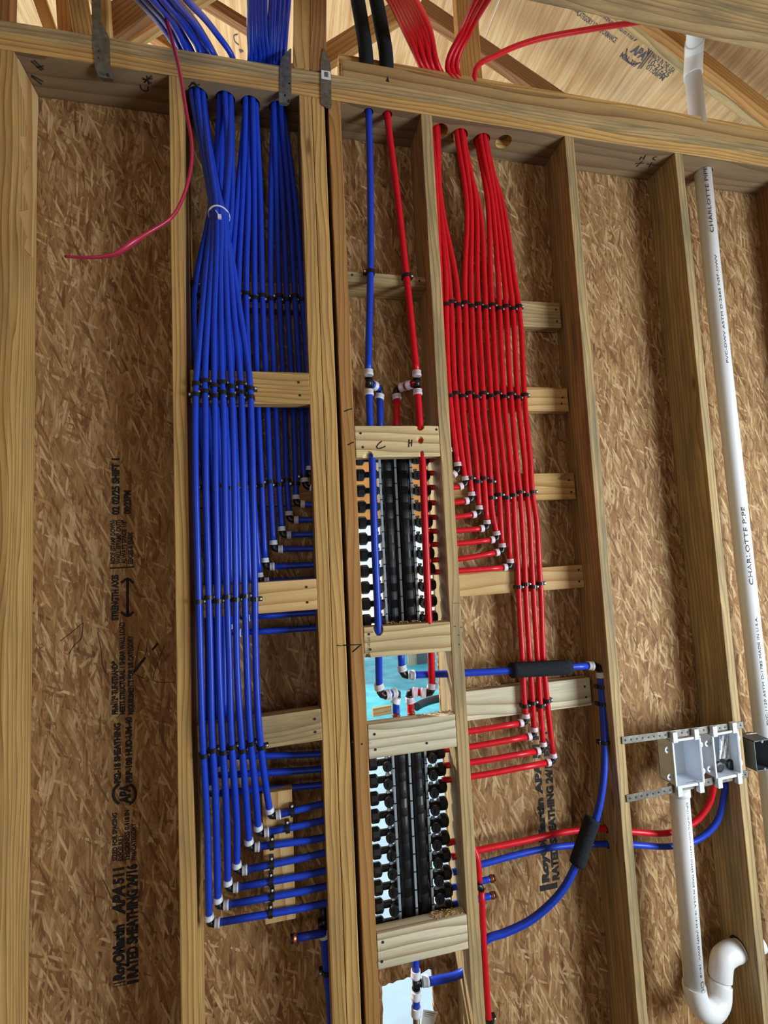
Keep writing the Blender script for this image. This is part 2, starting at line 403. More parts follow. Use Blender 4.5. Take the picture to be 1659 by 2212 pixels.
for p in lower.data.polygons:
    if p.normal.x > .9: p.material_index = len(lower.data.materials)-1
upper = board('top_plate', (-2.6, 0, 3.026), (2.949, 0, 3.026), .043, .14, GREY, 'upper top plate, pine board lying on the drilled plate', 'top plate', cutters=cuts2)
xs = at(740, 150, 0).x
board('plate_board', (xs, .0, 3.078), (2.949, .0, 3.078), .06, .038, lumber('pine_swirl', S(196, 164, 112), S(126, 92, 56), None, 0, ring=.35, knots=.1),
      'swirl-grained board on edge on top of the plates, right of the king posts', 'board')
board('plate_board', (xs-.005, .042, 3.112), (2.949, .042, 3.112), .125, .038, TAN,
      'backing board rising just above the swirl-grained board on the plates', 'board')
# marker marks on the plate underside, parts of the lower plate
def und(pl): return [atz(x, y, ZP-.0008) for x, y in pl]
mk = [und([(68, 132), (90, 152)]), und([(74, 130), (94, 150)]), und([(80, 146), (94, 142)]),
      und([(68, 162), (93, 176)]), und([(72, 168), (88, 180)]), und([(68, 165), (90, 182)]),
      und([(308, 168), (328, 180)]), und([(312, 178), (328, 164)]), und([(318, 164), (322, 182)]), und([(310, 172), (330, 170)]),
      und([(303, 183), (306, 192), (313, 196), (319, 194), (320, 187)]),
      und([(408, 188), (420, 178), (428, 192)]), und([(414, 178), (432, 190)]), und([(410, 192), (432, 182)]),
      und([(1382, 345), (1386, 338)]), und([(1390, 345), (1395, 335)]), und([(1384, 341), (1393, 340)]),
      und([(1420, 339), (1414, 339), (1411, 343), (1416, 346)]),
      und([(1373, 353), (1391, 353)]), und([(1375, 360), (1388, 348)]),
      und([(1398, 354), (1413, 356)]), und([(1402, 362), (1409, 350)])]
for i0, i1 in ((0, 3), (3, 6), (6, 10), (10, 11), (11, 14), (14, 17), (17, 18), (18, 20), (20, 22)): strokes('marker_mark', mk[i0:i1], INK, lower, .0016)
# pencil and marker lines on the triple post
def frt(pl, y=-.0006): return [at(a, b, y) for a, b in pl]
for q in ([frt([(744, 889), (753, 885), (761, 883)])], [frt([(752, 961), (760, 957), (764, 955)])], [frt([(741, 1394), (781, 1392)]), frt([(781, 1392), (762, 1408)])]):
    strokes('marker_mark', q, INK, ply3, .0017)
strokes('marker_mark', [frt([(728, 1394), (738, 1395)])], INK, ply2, .0012)
strokes('pencil_line', [frt([(978, 1303), (1001, 1303)])], INKG, studC, .0006)
# torn pale sapwood on the inner side of the split post
tb_ = []
for k in range(13):
    z = ZP-.004-k*.045; a_ = .03+.05*math.sin(k*1.9)**2 if k > 1 else .012
    tb_.append((z, a_+random.uniform(0, .015), .139-.02*(k/12)-random.uniform(0, .006)))
bm = bmesh.new(); rows_ = [[bm.verts.new((x, y, z)) for x in (-.6945, -.6915) for y in (y0, y1)] for z, y0, y1 in tb_]
for r0, r1_ in zip(rows_, rows_[1:]):
    for q in ((0, 1), (1, 3), (3, 2), (2, 0)): bm.faces.new((r0[q[0]], r0[q[1]], r1_[q[1]], r1_[q[0]]))
bm.faces.new([rows_[0][i] for i in (0, 1, 3, 2)]); bm.faces.new([rows_[-1][i] for i in (0, 2, 3, 1)]); bmesh.ops.recalc_face_normals(bm, faces=bm.faces)
link('torn_sapwood', mesh_of(bm), post_split, CREAM)['label'] = 'torn pale yellow sapwood'
nail_dots(ply3, [at(782, 1607, 0), at(762, 1603, 0)], .003)
nail_dots(studC, [at(983, 1353), at(996, 1355), at(991, 1372), at(992, 1392)], .002)

def block(tl, tr, bl, br, Y, mat, label, th=.038, group='short blocks nailed between the studs', screws=(), cutters=None, xa=None, xb=None):
    a, b, c, d = at(*tl, Y), at(*tr, Y), at(*bl, Y), at(*br, Y)
    L = Vector((xa if xa is not None else (a.x+c.x)/2, Y, (a.z+c.z)/2)); R_ = Vector((xb if xb is not None else (b.x+d.x)/2, Y, (b.z+d.z)/2))
    h = ((a.z-c.z)+(b.z-d.z))/2
    o = board('blocking', L, R_, h, th, mat, label, 'wood block', group, cutters=cutters)
    nail_dots(o, [at(x, y, Y) for x, y in screws]); return o
cA = -.2475; tL = .1012; tR = .2335; cL = .505; cR = .544; dL = 1.045; dR = 1.081; eL = 1.513
block((411, 798), (663, 805), (411, 870), (664, 873), .0, TAN, 'pine block behind the double upper clamp rows of the front blue pipes', screws=[(645, 826), (648, 854)], xb=tL)
block((420, 1268), (683, 1249), (424, 1335), (684, 1318), .0, CREAM, 'swirl-grained pine block behind the third clamp row of the front blue pipes', screws=[(662, 1268), (664, 1301)], xb=tL)
block((426, 1567), (693, 1532), (428, 1641), (695, 1598), .0, GREY, 'stained rough block behind the lowest clamp row of the front blue pipes', screws=[(680, 1553), (681, 1581)], xb=tL)
block((411, 600), (655, 613), (413, 657), (656, 672), .1, BROWN, 'dark block deep in the bay behind the top of the rear blue pipes', xa=cA, xb=tL)
block((420, 1033), (672, 1030), (420, 1097), (672, 1090), .1, BROWN, 'dark block deep in the bay behind the rear blue pipe elbows', xa=cA, xb=tL)
vb0, vb1 = at(574, 1998, .055), at(572, 1714, .055); vx = (vb0.x + at(638, 1990, .055).x)/2
vb = board('blocking', (vx, .055, vb0.z), (vx, .055, vb1.z), at(638, 1850, .055).x-at(572, 1850, .055).x, .038, CREAM, 'upright pale board behind the seven clamped blue branch pipes', 'wood block', 'short blocks nailed between the studs')
ba, bb = at(750, 597, .045), at(920, 609, .045)
mb = board('blocking', (tR, .045, (ba.z+bb.z)/2), (cL, .045, (ba.z+bb.z)/2), .036, .095, GREY, 'flat-laid weathered block holding the single blue and red risers', 'wood block', 'short blocks nailed between the studs')
nail_dots(mb, [at(761, 594, .045), at(906, 607, .045)])
# block marked C and H, broken open in front of the red riser
rp = lambda x, y: at(x, y, .016)
chc = [lathe_between(at(908, 938, -.012), at(908, 964, -.012), [(0, .006), (.01, .018), (.024, .021), (.034, .012)], 9)]
def ball(p, r, sz=1.0):
    bm = bmesh.new(); bmesh.ops.create_icosphere(bm, subdivisions=2, radius=r)
    for v in bm.verts: v.co = Vector((v.co.x, v.co.y, v.co.z*sz))*random.uniform(.9, 1.12)+Vector(p)
    return bm
ch = block((766, 919), (950, 920), (768, 989), (953, 985), .0, PALEW, 'pale block lettered C and H, broken open in front of the red riser',
           screws=[(779, 936), (784, 966), (943, 928)], xa=tR+.0006, xb=cL-.0006,
           cutters=[ball(at(907.5, 950, -.003), .0135), ball(at(908, 921, -.001), .016, .9), ball(at(911, 982, -.002), .0085, 2.0), ball(at(796, 987, -.002), .017, 1.1)])
strokes('marker_mark', [frt([(825, 953), (817, 960), (814, 966), (818, 969), (826, 967), (833, 964)])], INK, ch, .0017)
strokes('marker_mark', [frt([(884, 949), (883, 966)]), frt([(890, 950), (889, 964)]), frt([(883, 958), (890, 956)])], INK, ch, .0017)
mb2 = block((783, 1356), (972, 1342), (785, 1422), (976, 1407), .0, PALEW, 'pale block under the upper black manifold, chipped at its top left',
      screws=[(797, 1370), (800, 1403)], xa=tR+.0006, xb=cL-.0006, cutters=[ball(at(817, 1360, -.001), .017, 1.2), ball(at(927, 1341, -.002), .009, 1.4), ball(at(792, 1420, 0), .012)])
for k, (w_, a_, b_) in enumerate([('SYP DRY KD HT', (787, 1415), (787.5, 1374)),]):
    text_on('stamp', w_, at(794, 1377, -.0008), at(794.5, 1416, -.0008), .008, (1, 0, 0), INKG, mb2, .0)
block((793, 1566), (986, 1543), (796, 1641), (989, 1613), .0, PALE, 'pale block between the open gap and the lower black manifold',
      screws=[(809, 1586), (811, 1619), (922, 1605)], xa=tR+.0006, xb=cL-.0006)
block((811, 2019), (1008, 1977), (816, 2097), (1012, 2049), .0, PALE, 'very pale block carrying sawdust under the lower black manifold',
      screws=[(827, 2035), (825, 2077)], xa=tR+.0006, xb=cL-.0006)
YB = .095
RB = [((1120, 650), (1210, 655), (1124, 706), (1212, 708), GREY, 'weathered block behind the top clamp row of the red pipes', [(1201, 669), (1203, 694)]),
      ((1130, 836), (1226, 838), (1132, 888), (1228, 889), CREAM, 'knotty block with ringed grain behind the second red clamp row', [(1215, 859), (1213, 872)]),
      ((1150, 1022), (1240, 1022), (1157, 1082), (1244, 1077), TAN, 'pine block behind the third red clamp row', [(1229, 1037), (1234, 1063)]),
      ((996, 1239), (1259, 1218), (998, 1287), (1262, 1271), CREAM, 'banded pale block under the upper staircase of red elbows', [(1250, 1231), (1251, 1256)]),
      ((1010, 1493), (1275, 1464), (1013, 1558), (1278, 1523), PALE, 'stained block with shavings on top, below the black foam sleeve', [(1263, 1483), (1266, 1506)])]
for tl, tr, bl, br, m, lab, sc in RB:
    block(tl, tr, bl, br, YB, m, lab, screws=sc, xa=cR)

# wood shavings lying on ledges
def shavings(name, pts, Y, label, n=40, spread=.12, par=None):
    bm = bmesh.new()
    a, b = at(*pts[0], Y), at(*pts[1], Y)
    for i in range(n):
        p = a.lerp(b, random.random())+Vector((0, random.uniform(0, .03), 0)); r = random.uniform(.003, .006)
        ang = random.uniform(0, 6.28); seg = [p+Vector((r*math.cos(t+ang), random.uniform(-.002, .002)+t*.0012, r*abs(math.sin(t+ang))+.001)) for t in (0, .8, 1.6, 2.4, 3.2)]
        tube_bm(seg, [.0006, .0016, .0018, .0014, .0005], 4, bm=bm, flat=.35)
    o = link(name, mesh_of(bm), None, SHAV); tag(o, label, 'wood shavings', kind='stuff'); return o
shavings('wood_shavings', [(1018, 1489), (1085, 1481)], YB, 'curled drill shavings on the stained block beside the foam sleeve', 46)
shavings('wood_shavings', [(835, 1350), (905, 1345)], .004, 'curled drill shavings on the block under the upper manifold', 36)
shavings('wood_shavings', [(935, 1990), (1000, 1976)], .006, 'fine sawdust on the pale block under the lower manifold', 60)
shavings('wood_shavings', [(905, 1552), (980, 1543)], .006, 'thin sawdust on the block above the lower manifold', 30)

# ---------------------------------------------------------------- printing on the sheathing
YS = .1398
def osb_text(body, base, y0, y1, h, bold=.03, shear=0.0):
    bold = min(bold*1.6+.01, .06)
    p0 = at(base, y0, YS); p1 = at(base+(y0-y1)*-.004, y1, YS); p1.x = p0.x
    hh = at(base, (y0+y1)/2, YS).x-at(base-h, (y0+y1)/2, YS).x
    text_on('printed_stamp', body, p0, p1, hh, (-1, 0, 0), INK, sheath, bold, shear)
def osb_bar(x0, x1, y0, y1):
    a, b = at(x0, y0, YS), at(x1, y1, YS)
    link('printed_stamp', mesh_of(box_bm((min(a.x, b.x), YS-.0003, min(a.z, b.z)), (max(a.x, b.x), .1404, max(a.z, b.z)))), sheath, INK)
osb_bar(244, 271, 2132, 2127); osb_bar(244, 271, 2125, 2121); osb_bar(274, 300, 2127, 2115)
osb_text('RoyOMartin', 268, 2115, 1996, 23, .035); osb_text('®', 253, 1994, 1985, 10, .0)
osb_text('APA', 269, 1976, 1912, 25, .06, .25); osb_text('511', 267, 1908, 1873, 22, .045)
osb_text('RATED SHEATHING 24/16', 297, 2110, 1865, 22, .04)
for b, y1, w in ((253, 1755, 'SIZED FOR SPACING'), (266, 1805, 'EXPOSURE 1'), (279.6, 1749, 'THICKNESS 0.418 IN'), (294, 1777, '7/16 CATEGORY')):
    osb_text(w, b, 1859, y1, 10, .02)
def arc(cx, cy, r, a0, a1, n=9): return [at(cx+r*math.cos(math.radians(a0+(a1-a0)*i/n)), cy+r*math.sin(math.radians(a0+(a1-a0)*i/n)), YS) for i in range(n+1)]
strokes('printed_stamp', [arc(269, 1715, 24, 25, -25)[::-1] if 0 else arc(269, 1715, 24, -62, 62), arc(269, 1715, 24, 118, 242)], INK, sheath, .0038)
osb_text('APA', 281, 1736, 1694, 22, .06, .15)
osb_text('PS2-18 SHEATHING', 260, 1691, 1561, 13, .03); osb_text('PRP-108 HUD-UM-40', 285, 1690, 1548, 13, .03)
osb_text('PR-N129 TUF-STRAND®', 254, 1543, 1426, 12, .03)
osb_text('MEETS STRUCTURAL 1 SHEAR WALL LOAD', 270, 1543, 1344, 11, .03); osb_text('REQUIREMENTS FOR 3/8 CATEGORY', 288, 1543, 1372, 11, .03)
osb_text('STRENGTH AXIS', 255.6, 1340, 1241, 14, .03)
strokes('printed_stamp', [[at(275.4, 1331, YS), at(275.4, 1250, YS)], [at(262, 1322, YS), at(275.4, 1331, YS), at(288, 1322, YS)], [at(262, 1259, YS), at(275.4, 1250, YS), at(288, 1259, YS)]], INK, sheath, .0036)
osb_bar(237, 289.5, 1229, 1223); osb_bar(237, 289.5, 1234, 1231)
for b, y1, w in ((249, 1123, 'ROOF (STAMP DOWN)'), (261, 1123, 'WALL (STAMP OUT)'), (273, 1123, 'ALWAYS SPACE 1/8"'), (287, 1150, 'EDGES & ENDS')):
    osb_text(w, b, 1218, y1, 10, .02)
osb_text('02 02/25 SHIFT 1', 257.5, 1112, 990, 15, .04); osb_text('00:23PM', 282, 1110, 1059, 14, .04)
# thin marker scribbles below the stamp
strokes('marker_marks', [[at(a, b, YS) for a, b in q] for q in ([(304, 1382), (298, 1400), (290, 1452)], [(318, 1385), (314, 1415), (288, 1452), (312, 1466)],
        [(355, 1395), (338, 1440), (332, 1470), (378, 1474)], [(211, 1366), (218, 1400), (224, 1445), (233, 1458)], [(180, 1345), (150, 1370), (130, 1385)], [(180, 1345), (175, 1380), (160, 1395), (150, 1412)])], INK, sheath, .0008)
strokes('marker_marks', [[at(341, 1389, YS), at(329, 1404, YS)], [at(314, 1420, YS), at(290, 1452, YS)]], INK, sheath, .003)
# the same stamp in the bay right of the red pipes
def osb_text_r(body, b0, b1, y0, y1, h, bold=.03):
    p0 = at(b0, y0, YS); p1 = at(b1, y1, YS); hh = .026*h/22
    text_on('printed_stamp', body, p0, p1, hh, (-1, 0, 0), INK, sheath, bold)
osb_text_r('RoyOMartin APA 511', 1186, 1163, 1905, 1590, 20, .06); osb_text_r('RATED SHEATHING 24/16 EXP 1', 1208, 1186, 1900, 1580, 20, .06)
q0, q1 = at(1167, 1926, YS), at(1204, 1910, YS)
link('printed_stamp', mesh_of(box_bm((q0.x, YS-.0003, q0.z), (q1.x, .1404, q1.z+.006))), sheath, INK)

# ---------------------------------------------------------------- roof
def roof_panel(x0, x1, mat):
    ang = math.atan(ROOF_K); L = (x1-x0)/math.cos(ang)
    bm = box_bm((0, -6.5, 0), (L-.003, 3.0, .012)); o = link('ceiling', mesh_of(bm, name='ceiling'), None, mat)
    o.matrix_world = Matrix.Translation((x0, 0, ROOF_Z-ROOF_K*x0)) @ Matrix.Rotation(ang, 4, 'Y'); o['kind'] = 'structure'; return o
PLY2 = plywood_material('roof_plywood_blotched', S(224, 194, 156), S(172, 112, 70))
sx1 = atroof(1060, 48).x; sx2 = sx1+1.09
pan0 = roof_panel(-2.6, sx1, PLY)
pan1 = roof_panel(sx1, sx2, PLY)
pan2 = roof_panel(sx2, 5.0, PLY2)
def roof_stamp(body, c0, c1, h, mat=INKG, bold=.02, shear=0):
    p0, p1 = atroof(*c0, .0012), atroof(*c1, .0012); p1.y = p0.y; p1.z = ROOF_Z-ROOF_K*p1.x-.0012
    text_on('printed_stamp', body, p0, p1, h, (0, -1, 0), mat, pan1, bold, shear)
roof_stamp('MADE IN THE USA', (1406, 124), (1452, 160), .02); roof_stamp('10-27-25', (1399, 137), (1440, 170), .022); roof_stamp('01:06PM', (1394, 148), (1430, 176), .02)
roof_stamp('MILL 357', (1338, 122), (1371, 149), .02, bold=.03); roof_stamp('APA', (1361, 111), (1390, 127), .034, bold=.05, shear=.2)
cc = atroof(1376, 112, .0012); sl = Vector((1, 0, -ROOF_K)).normalized()
strokes('printed_stamp', [[cc+sl*.046*math.cos(a)+Vector((0, -1, 0))*.05*math.sin(a) for a in [math.radians(k) for k in range(s0, s0+150, 15)]] for s0 in (15, 195)], INKG, pan1, .003)
for dx in (0, 6):
    a_, b_ = atroof(1412+dx, 102, .0012), atroof(1378+dx, 148, .0012); b_.x = a_.x; b_.z = a_.z
    strokes('printed_stamp', [[a_, b_]], INKG, pan1, .003)
roof_stamp('CATEGORY 1/2 PERFORMANCE', (1245, 32), (1330, 90), .02); roof_stamp('EXPOSURE 1 SHEATHING 32/16', (1222, 10), (1250, 28), .02)
roof_stamp('SIZED FOR SPACING THICKNESS 0.451 IN 30/20', (1290, 30), (1372, 78), .02)
# notes on the plywood on the left
strokes('marker_marks', [[atroof(x, y, .001) for x, y in q] for q in ([(513, 74), (505, 78), (508, 90), (516, 97)], [(517, 107), (520, 114)], [(518, 107), (525, 110), (519, 113)])], INKG, pan0, .004)

# truss members, all running in planes parallel to the wall
def member(px0, px1, Y, wpx, mat, label, cat='truss member', th=.038, ext0=0, ext1=0, group='roof truss members above the wall'):
    a, b = at(*px0, Y), at(*px1, Y); d = (b-a).normalized(); a -= d*ext0; b += d*ext1
    w = wpx/ (FPX/((at((px0[0]+px1[0])/2, (px0[1]+px1[1])/2, Y)-EYE).dot(FWD)))
    # ends clear the plates
    if a.z < 3.05 and Y < .15: a += d*((3.0485-a.z)/d.z)
    return board('truss_web', a, b, w, th, mat, label, cat, group)
member((651, 146), (652, 0), .0, 35, TAN, 'left ply of the double upright truss post standing on the plate', ext1=.3)
member((687, 152), (688, 0), .0, 35, BROWN, 'right ply of the double upright truss post standing on the plate', ext1=.3)
member((1020, 180), (1008, 0), .24, 50, ORANGE, 'single upright truss post behind the fanned red pipes', ext0=.1, ext1=.5)
member((600, 180), (850, 25), .34, 40, ORANGE, 'diagonal truss web passing behind the two black insulated pipes', ext0=.2, ext1=.1)
member((908, 5), (1180, 190), .50, 36, BROWN, 'sloping rafter passing behind the red bundle and the upright post', ext0=.0, ext1=.3)
member((182, 95), (165, -10), .05, 36, TAN, 'leaning truss post left of the left metal tie', ext1=.3)
member((222, 100), (216, -10), .05, 30, CREAM, 'pale upright truss post behind the left metal tie', ext1=.3)
member((215, 60), (330, -20), .16, 62, BROWN, 'broad dark diagonal truss member right of the left metal tie', ext0=.1, ext1=.4)
member((240, 105), (342, 42), .22, 16, CREAM, 'thin pale diagonal brace below the broad dark member', ext0=.1, ext1=.6)
member((300, 50), (410, 120), .45, 20, ORANGE, 'short orange diagonal brace crossing behind the blue fan', ext0=.2, ext1=.2)
member((110, 70), (82, -10), .30, 26, CREAM, 'pale leaning brace near the upper left corner', ext0=.1, ext1=.5)
member((142, 90), (136, -10), .2, 30, ORANGE, 'knotty orange post between the pale brace and the leaning post', ext0=.1, ext1=.5)
member((4, 60), (6, -10), .1, 30, BROWN, 'dark post in the upper left corner', ext0=.1, ext1=.5)
member((440, -8), (560, 66), .60, 22, BROWN, 'brown rafter descending behind the upright blue bundle', ext0=.4, ext1=.1)
member((1440, 60), (1690, 255), .10, 30, ORANGE, 'orange rafter descending to the right behind the white vent pipe', ext0=.5, ext1=.3)
member((1430, 85), (1660, 262), .14, 22, GREY, 'pale grey rafter just below the orange one behind the vent pipe', ext0=.4, ext1=.3)
# lower chord of the next truss, in front of the wall
j0 = atz(1300, 38, 3.04); 
board('truss_chord', (at(1100, 0, -.35).x-.5, -.349, 3.115), (2.949, -.349, 3.115), .15, .038, GREY, 'large weathered truss chord crossing the upper right corner in front', 'truss member', 'roof truss members above the wall')

# ---------------------------------------------------------------- pipes
RP = .0093; RB_ = .0113
def collar(name, c, d, r, mat, parent, L=.0135):
    c = Vector(c); d = Vector(d).normalized(); a = c-d*L/2
    q = r*1.30
    bm = lathe_between(a, c, [(0, r*1.02), (0, q*.97), (.0008, q), (L*.62, q), (L*.66, q*1.06), (L*.97, q*1.06), (L, q*1.02), (L, r*1.0)], 18)
    me = mesh_of(bm, True); return link(name, me, parent, mat)
def elbow(c, din, dout, r, parent, reach=.014, name='elbow_fitting'):
    c = Vector(c); din = Vector(din).normalized(); dout = Vector(dout).normalized()
    k = r*.75
    P = [c-din*reach, c-din*k, c-din*k*.3+dout*k*.3, c+dout*k, c+dout*reach]
    bm = tube_bm(P, r*.92, 12); lathe_between(c-din*reach, c, [(0, r*1.1), (.003, r*1.1)], 14, bm=bm)
    lathe_between(c+dout*(reach-.003), c+dout*(reach+1), [(0, r*1.1), (.003, r*1.1)], 14, bm=bm)
    bmesh.ops.recalc_face_normals(bm, faces=bm.faces)
    return link(name, mesh_of(bm), parent, BLK)
ORD = ['leftmost', 'second', 'third', 'fourth', 'fifth', 'sixth', 'seventh', 'eighth', 'ninth', 'tenth', 'eleventh', 'twelfth', 'thirteenth', 'fourteenth']
def pex(label, main, mat, ringmat, r=RP, target=None, group=None, extend=None, kind='water_pipe', cat='water pipe'):
    """main: 3D control points top -> end (ring centre).  target: 3D point the branch aims at"""
    end = Vector(main[-1]); dn = (end-Vector(main[-2])).normalized()
    root = empty(kind, end, label, cat, group)
    tube('riser_tube', main, r, mat, root)
    if target is not None:
        c = end+dn*.0205; T = Vector(target); h = (T-c).normalized()
        collar('crimp_ring', end, dn, r, ringmat, root); elbow(c, dn, h, r, root)
        c2 = c+h*.0205; collar('crimp_ring', c2, h, r, ringmat, root)
        if extend is not None:
            E_ = Vector((extend.x, extend.y, T.z+(extend.z if extend.z else 0)))
            tube('branch_tube', [c2, T, E_], r, mat, root, smooth_n=3)
        else: tube('branch_tube', [c2, c2.lerp(T, .5), T], r, mat, root)
    return root
def px_at(poly, y):
    """x on a pixel polyline of (x, y, depth) at row y"""
    P = sorted(poly, key=lambda q: q[1])
    for a, b in zip(P, P[1:]):
        if a[1] <= y <= b[1]:
            t = (y-a[1])/(b[1]-a[1]); return a[0]+(b[0]-a[0])*t, a[2]+(b[2]-a[2])*t
    return (P[0] if y < P[0][1] else P[-1])[0], P[-1][2]

# clamps ------------------------------------------------------------------
def clamp_mesh(r, side, both=False):
    bm = bmesh.new(); h = .0115; N = 10; R0, R1 = r+.0002, r+.0036; Yb = r+.0045
    def arch(R): return [(-R, Yb)] + [(-R*math.cos(math.pi*k/N), -R*math.sin(math.pi*k/N)) for k in range(N+1)] + [(R, Yb)]
    A, B = arch(R0), arch(R1)
    rows = [[bm.verts.new((x, y, z)) for (x, y) in prof] for prof in (A, B) for z in (-h/2, h/2)]
    a0, a1, b0, b1 = rows
    for i in range(len(A)-1):
        bm.faces.new((b0[i], b0[i+1], b1[i+1], b1[i])); bm.faces.new((a0[i], a1[i], a1[i+1], a0[i+1]))
        bm.faces.new((a0[i], a0[i+1], b0[i+1], b0[i])); bm.faces.new((a1[i], b1[i], b1[i+1], a1[i+1]))
    for i in (0, -1): bm.faces.new((a0[i], b0[i], b1[i], a1[i]))
    bmesh.ops.recalc_face_normals(bm, faces=bm.faces)
    for s in ((side, -side) if both else (side,)):
        x0, x1 = sorted((s*(R0+.0006), s*(R1+.0075)))
        box_bm((x0, -.002, -h/2-.0004), (x1, Yb, h/2+.0004), .0012, bm=bm)
    me = bpy.data.meshes.new('strap'); bm.to_mesh(me); bm.free(); return me
def nail_mesh(r, side):
    x = side*(r+.0070)
    return mesh_of(lathe_between((x, -.004, 0), (x, 0, 0), [(0, .0026), (.0004, .0034), (.0018, .0034), (.0018, .0016), (.006, .0016)], 12), True)
CM = {}
def clamp(p, zdir, r, side, label, group, both=False):
    key = (round(r, 4), side, both)
    if key not in CM: CM[key] = (clamp_mesh(r, side, both), nail_mesh(r, side))
    z = Vector(zdir).normalized(); y = Vector((0, 1, 0)); y = (y-z*y.dot(z)).normalized(); x = y.cross(z)
    M = Matrix((x, y, z)).transposed().to_4x4(); M.translation = Vector(p)
    root = bpy.data.objects.new('pipe_clamp', None); COL.objects.link(root); root.matrix_world = M; root.empty_display_size = .01
    tag(root, label, 'pipe clamp', group)
    for nm, me, mt in (('strap', CM[key][0], BLK), ('nail', CM[key][1], NAILM)):
        if not me.materials: me.materials.append(mt)
        o = bpy.data.objects.new(nm, me); COL.objects.link(o); o.parent = root
    return root
def clamp_row(polys, rows, r, side, place, color, rowname, names):
    for i, py in rows.items():
        x, Y = px_at(polys[i], py); a = at(x, py, Y)
        x2, Y2 = px_at(polys[i], py+12); b = at(x2, py+12, Y2)
        clamp(a, a-b, r, side, 'black clamp holding the %s %s pipe%s, %s' % (names[i], color, place, rowname), 'black pipe clamps, '+rowname)
def P3(poly): return [at(x, y, Y) for x, y, Y in poly]
def hole(p, dx, dy, z): return Vector((p.x+dx, p.y+dy, z))
def above(pts): return [at(x, y, Y) for x, y, Y in pts]

# front row of blue pipes: pixel polylines from the tie downwards
YF = -.0125
F = [
 [(459, 470, -.012), (449, 560, -.016), (436, 690, -.016), (425, 808, YF), (422, 890, YF), (423, 1052, YF), (428, 1242, YF), (433, 1444, YF), (437, 1580, YF), (443.5, 1703, .0), (447.5, 1783, .012), (451.5, 1980, .032)],
 [(464, 470, -.020), (459, 560, -.020), (449, 690, -.018), (443, 808, YF), (444, 890, YF), (445, 1052, YF), (450, 1242, YF), (455, 1444, YF), (457.6, 1580, YF), (464.8, 1703, .0), (467.4, 1783, .012), (470.6, 1942, .032)],
 [(470, 470, -.026), (468, 560, -.024), (463, 690, -.018), (463, 808, YF), (464.4, 890, YF), (466, 1052, YF), (470, 1242, YF), (473, 1444, YF), (479.3, 1580, YF), (487, 1703, .0), (490, 1783, .014), (492, 1904.6, .032)],
 [(478, 470, -.026), (477, 560, -.022), (477.5, 690, -.018), (480, 808, YF), (483.4, 890, YF), (486, 1052, YF), (489.6, 1242, YF), (495.6, 1444, YF), (499, 1580, YF), (507, 1703, .0), (511.7, 1783, .018), (511.7, 1867.5, .032)],
 [(484, 470, -.022), (487, 560, -.020), (492, 690, -.018), (499, 808, YF), (503, 890, YF), (506.4, 1052, YF), (509, 1242, YF), (512, 1444, YF), (520, 1580, YF), (530, 1703, .006), (537.7, 1817, .032)],
 [(488, 470, -.014), (496, 560, -.016), (507, 690, -.016), (518.6, 808, YF), (523, 890, YF), (526.8, 1052, YF), (528.7, 1242, YF), (533.6, 1444, YF), (539.5, 1580, YF), (551.5, 1703, .012), (558, 1786.6, .032)],
 [(486, 470, -.004), (501, 560, -.008), (521, 690, -.012), (538, 808, YF), (542.5, 890, YF), (546.6, 1052, YF), (550, 1242, YF), (553, 1444, YF), (560, 1580, YF), (575, 1703, .022), (582.3, 1749.5, .032)]]
FT = [(706, 1950), (705, 1914), (703.5, 1881), (702, 1842), (701, 1809), (699.5, 1772), (698, 1736)]
up1 = [[(383, 106, .06), (352, 60, -.02), (300, 0, -.22), (262, -40, -.36)], [(392, 108, .05), (365, 60, -.03), (316, 0, -.24), (280, -40, -.36)], [(404, 110, .04), (378, 60, -.04), (331, 0, -.26), (296, -40, -.38)],
       [(414, 110, .06), (386, 60, -.01), (343, 0, -.20), (312, -40, -.34)], [(431, 112, .05), (401, 60, -.03), (352, 0, -.24), (322, -40, -.36)], [(444, 115, .06), (412, 60, -.02), (362, 0, -.20), (338, -40, -.34)], [(462, 119, .05), (424, 58, -.03), (376, 0, -.22), (346, -40, -.36)],
       [(503, 126, .06), (462, 65, -.01), (404, 0, -.20), (372, -40, -.32)]]
offs = [(-.016, -.012), (.0, -.018), (.016, -.010), (-.012, .010), (.006, .004), (.017, .010), (.0, .02)]
fsrc = [(holesL[0], 0), (holesL[0], 1), (holesL[0], 2), (holesL[0], 4), (holesL[0], 5), (holesL[1], 2), (holesL[1], 1)]
mid_top = [(438, 330), (444, 330), (452, 330), (458, 345), (462, 360), (497, 330), (492, 330)]
ztop = 3.06
for i in range(7):
    h, k = fsrc[i]; dx, dy = offs[k]
    u = above(up1[i])[::-1]
    mx, my = mid_top[i]
    main = u + [hole(h, dx, dy, 3.04), hole(h, dx, dy, 2.96), at(mx, my, [.02, .01, .0, .012, .03, .0, .01][i])] + P3(F[i])
    pex('front blue pipe, %s of seven, tied at the top and ending in a white-ringed elbow' % (ORD[i] if i < 6 else 'rightmost'), main, BLUE, RING,
        target=at(*FT[i], .05), extend=Vector((.215, .08, -.003)), group='front row of blue water pipes')
names_f = ['leftmost', 'second', 'third', 'fourth', 'fifth', 'sixth', 'rightmost']
def rows_of(lst, start=0): return {i+start: y for i, y in enumerate(lst)}
clamp_row(F, rows_of([830, 823.4, 833.4, 827, 836.4, 829.4, 839.7]), RP, 1, ' of the front row', 'blue', 'topmost front row', names_f)
clamp_row(F, rows_of([853, 846.4, 856.7, 849, 856, 848.6, 858.6]), RP, -1, ' of the front row', 'blue', 'second front row', names_f)
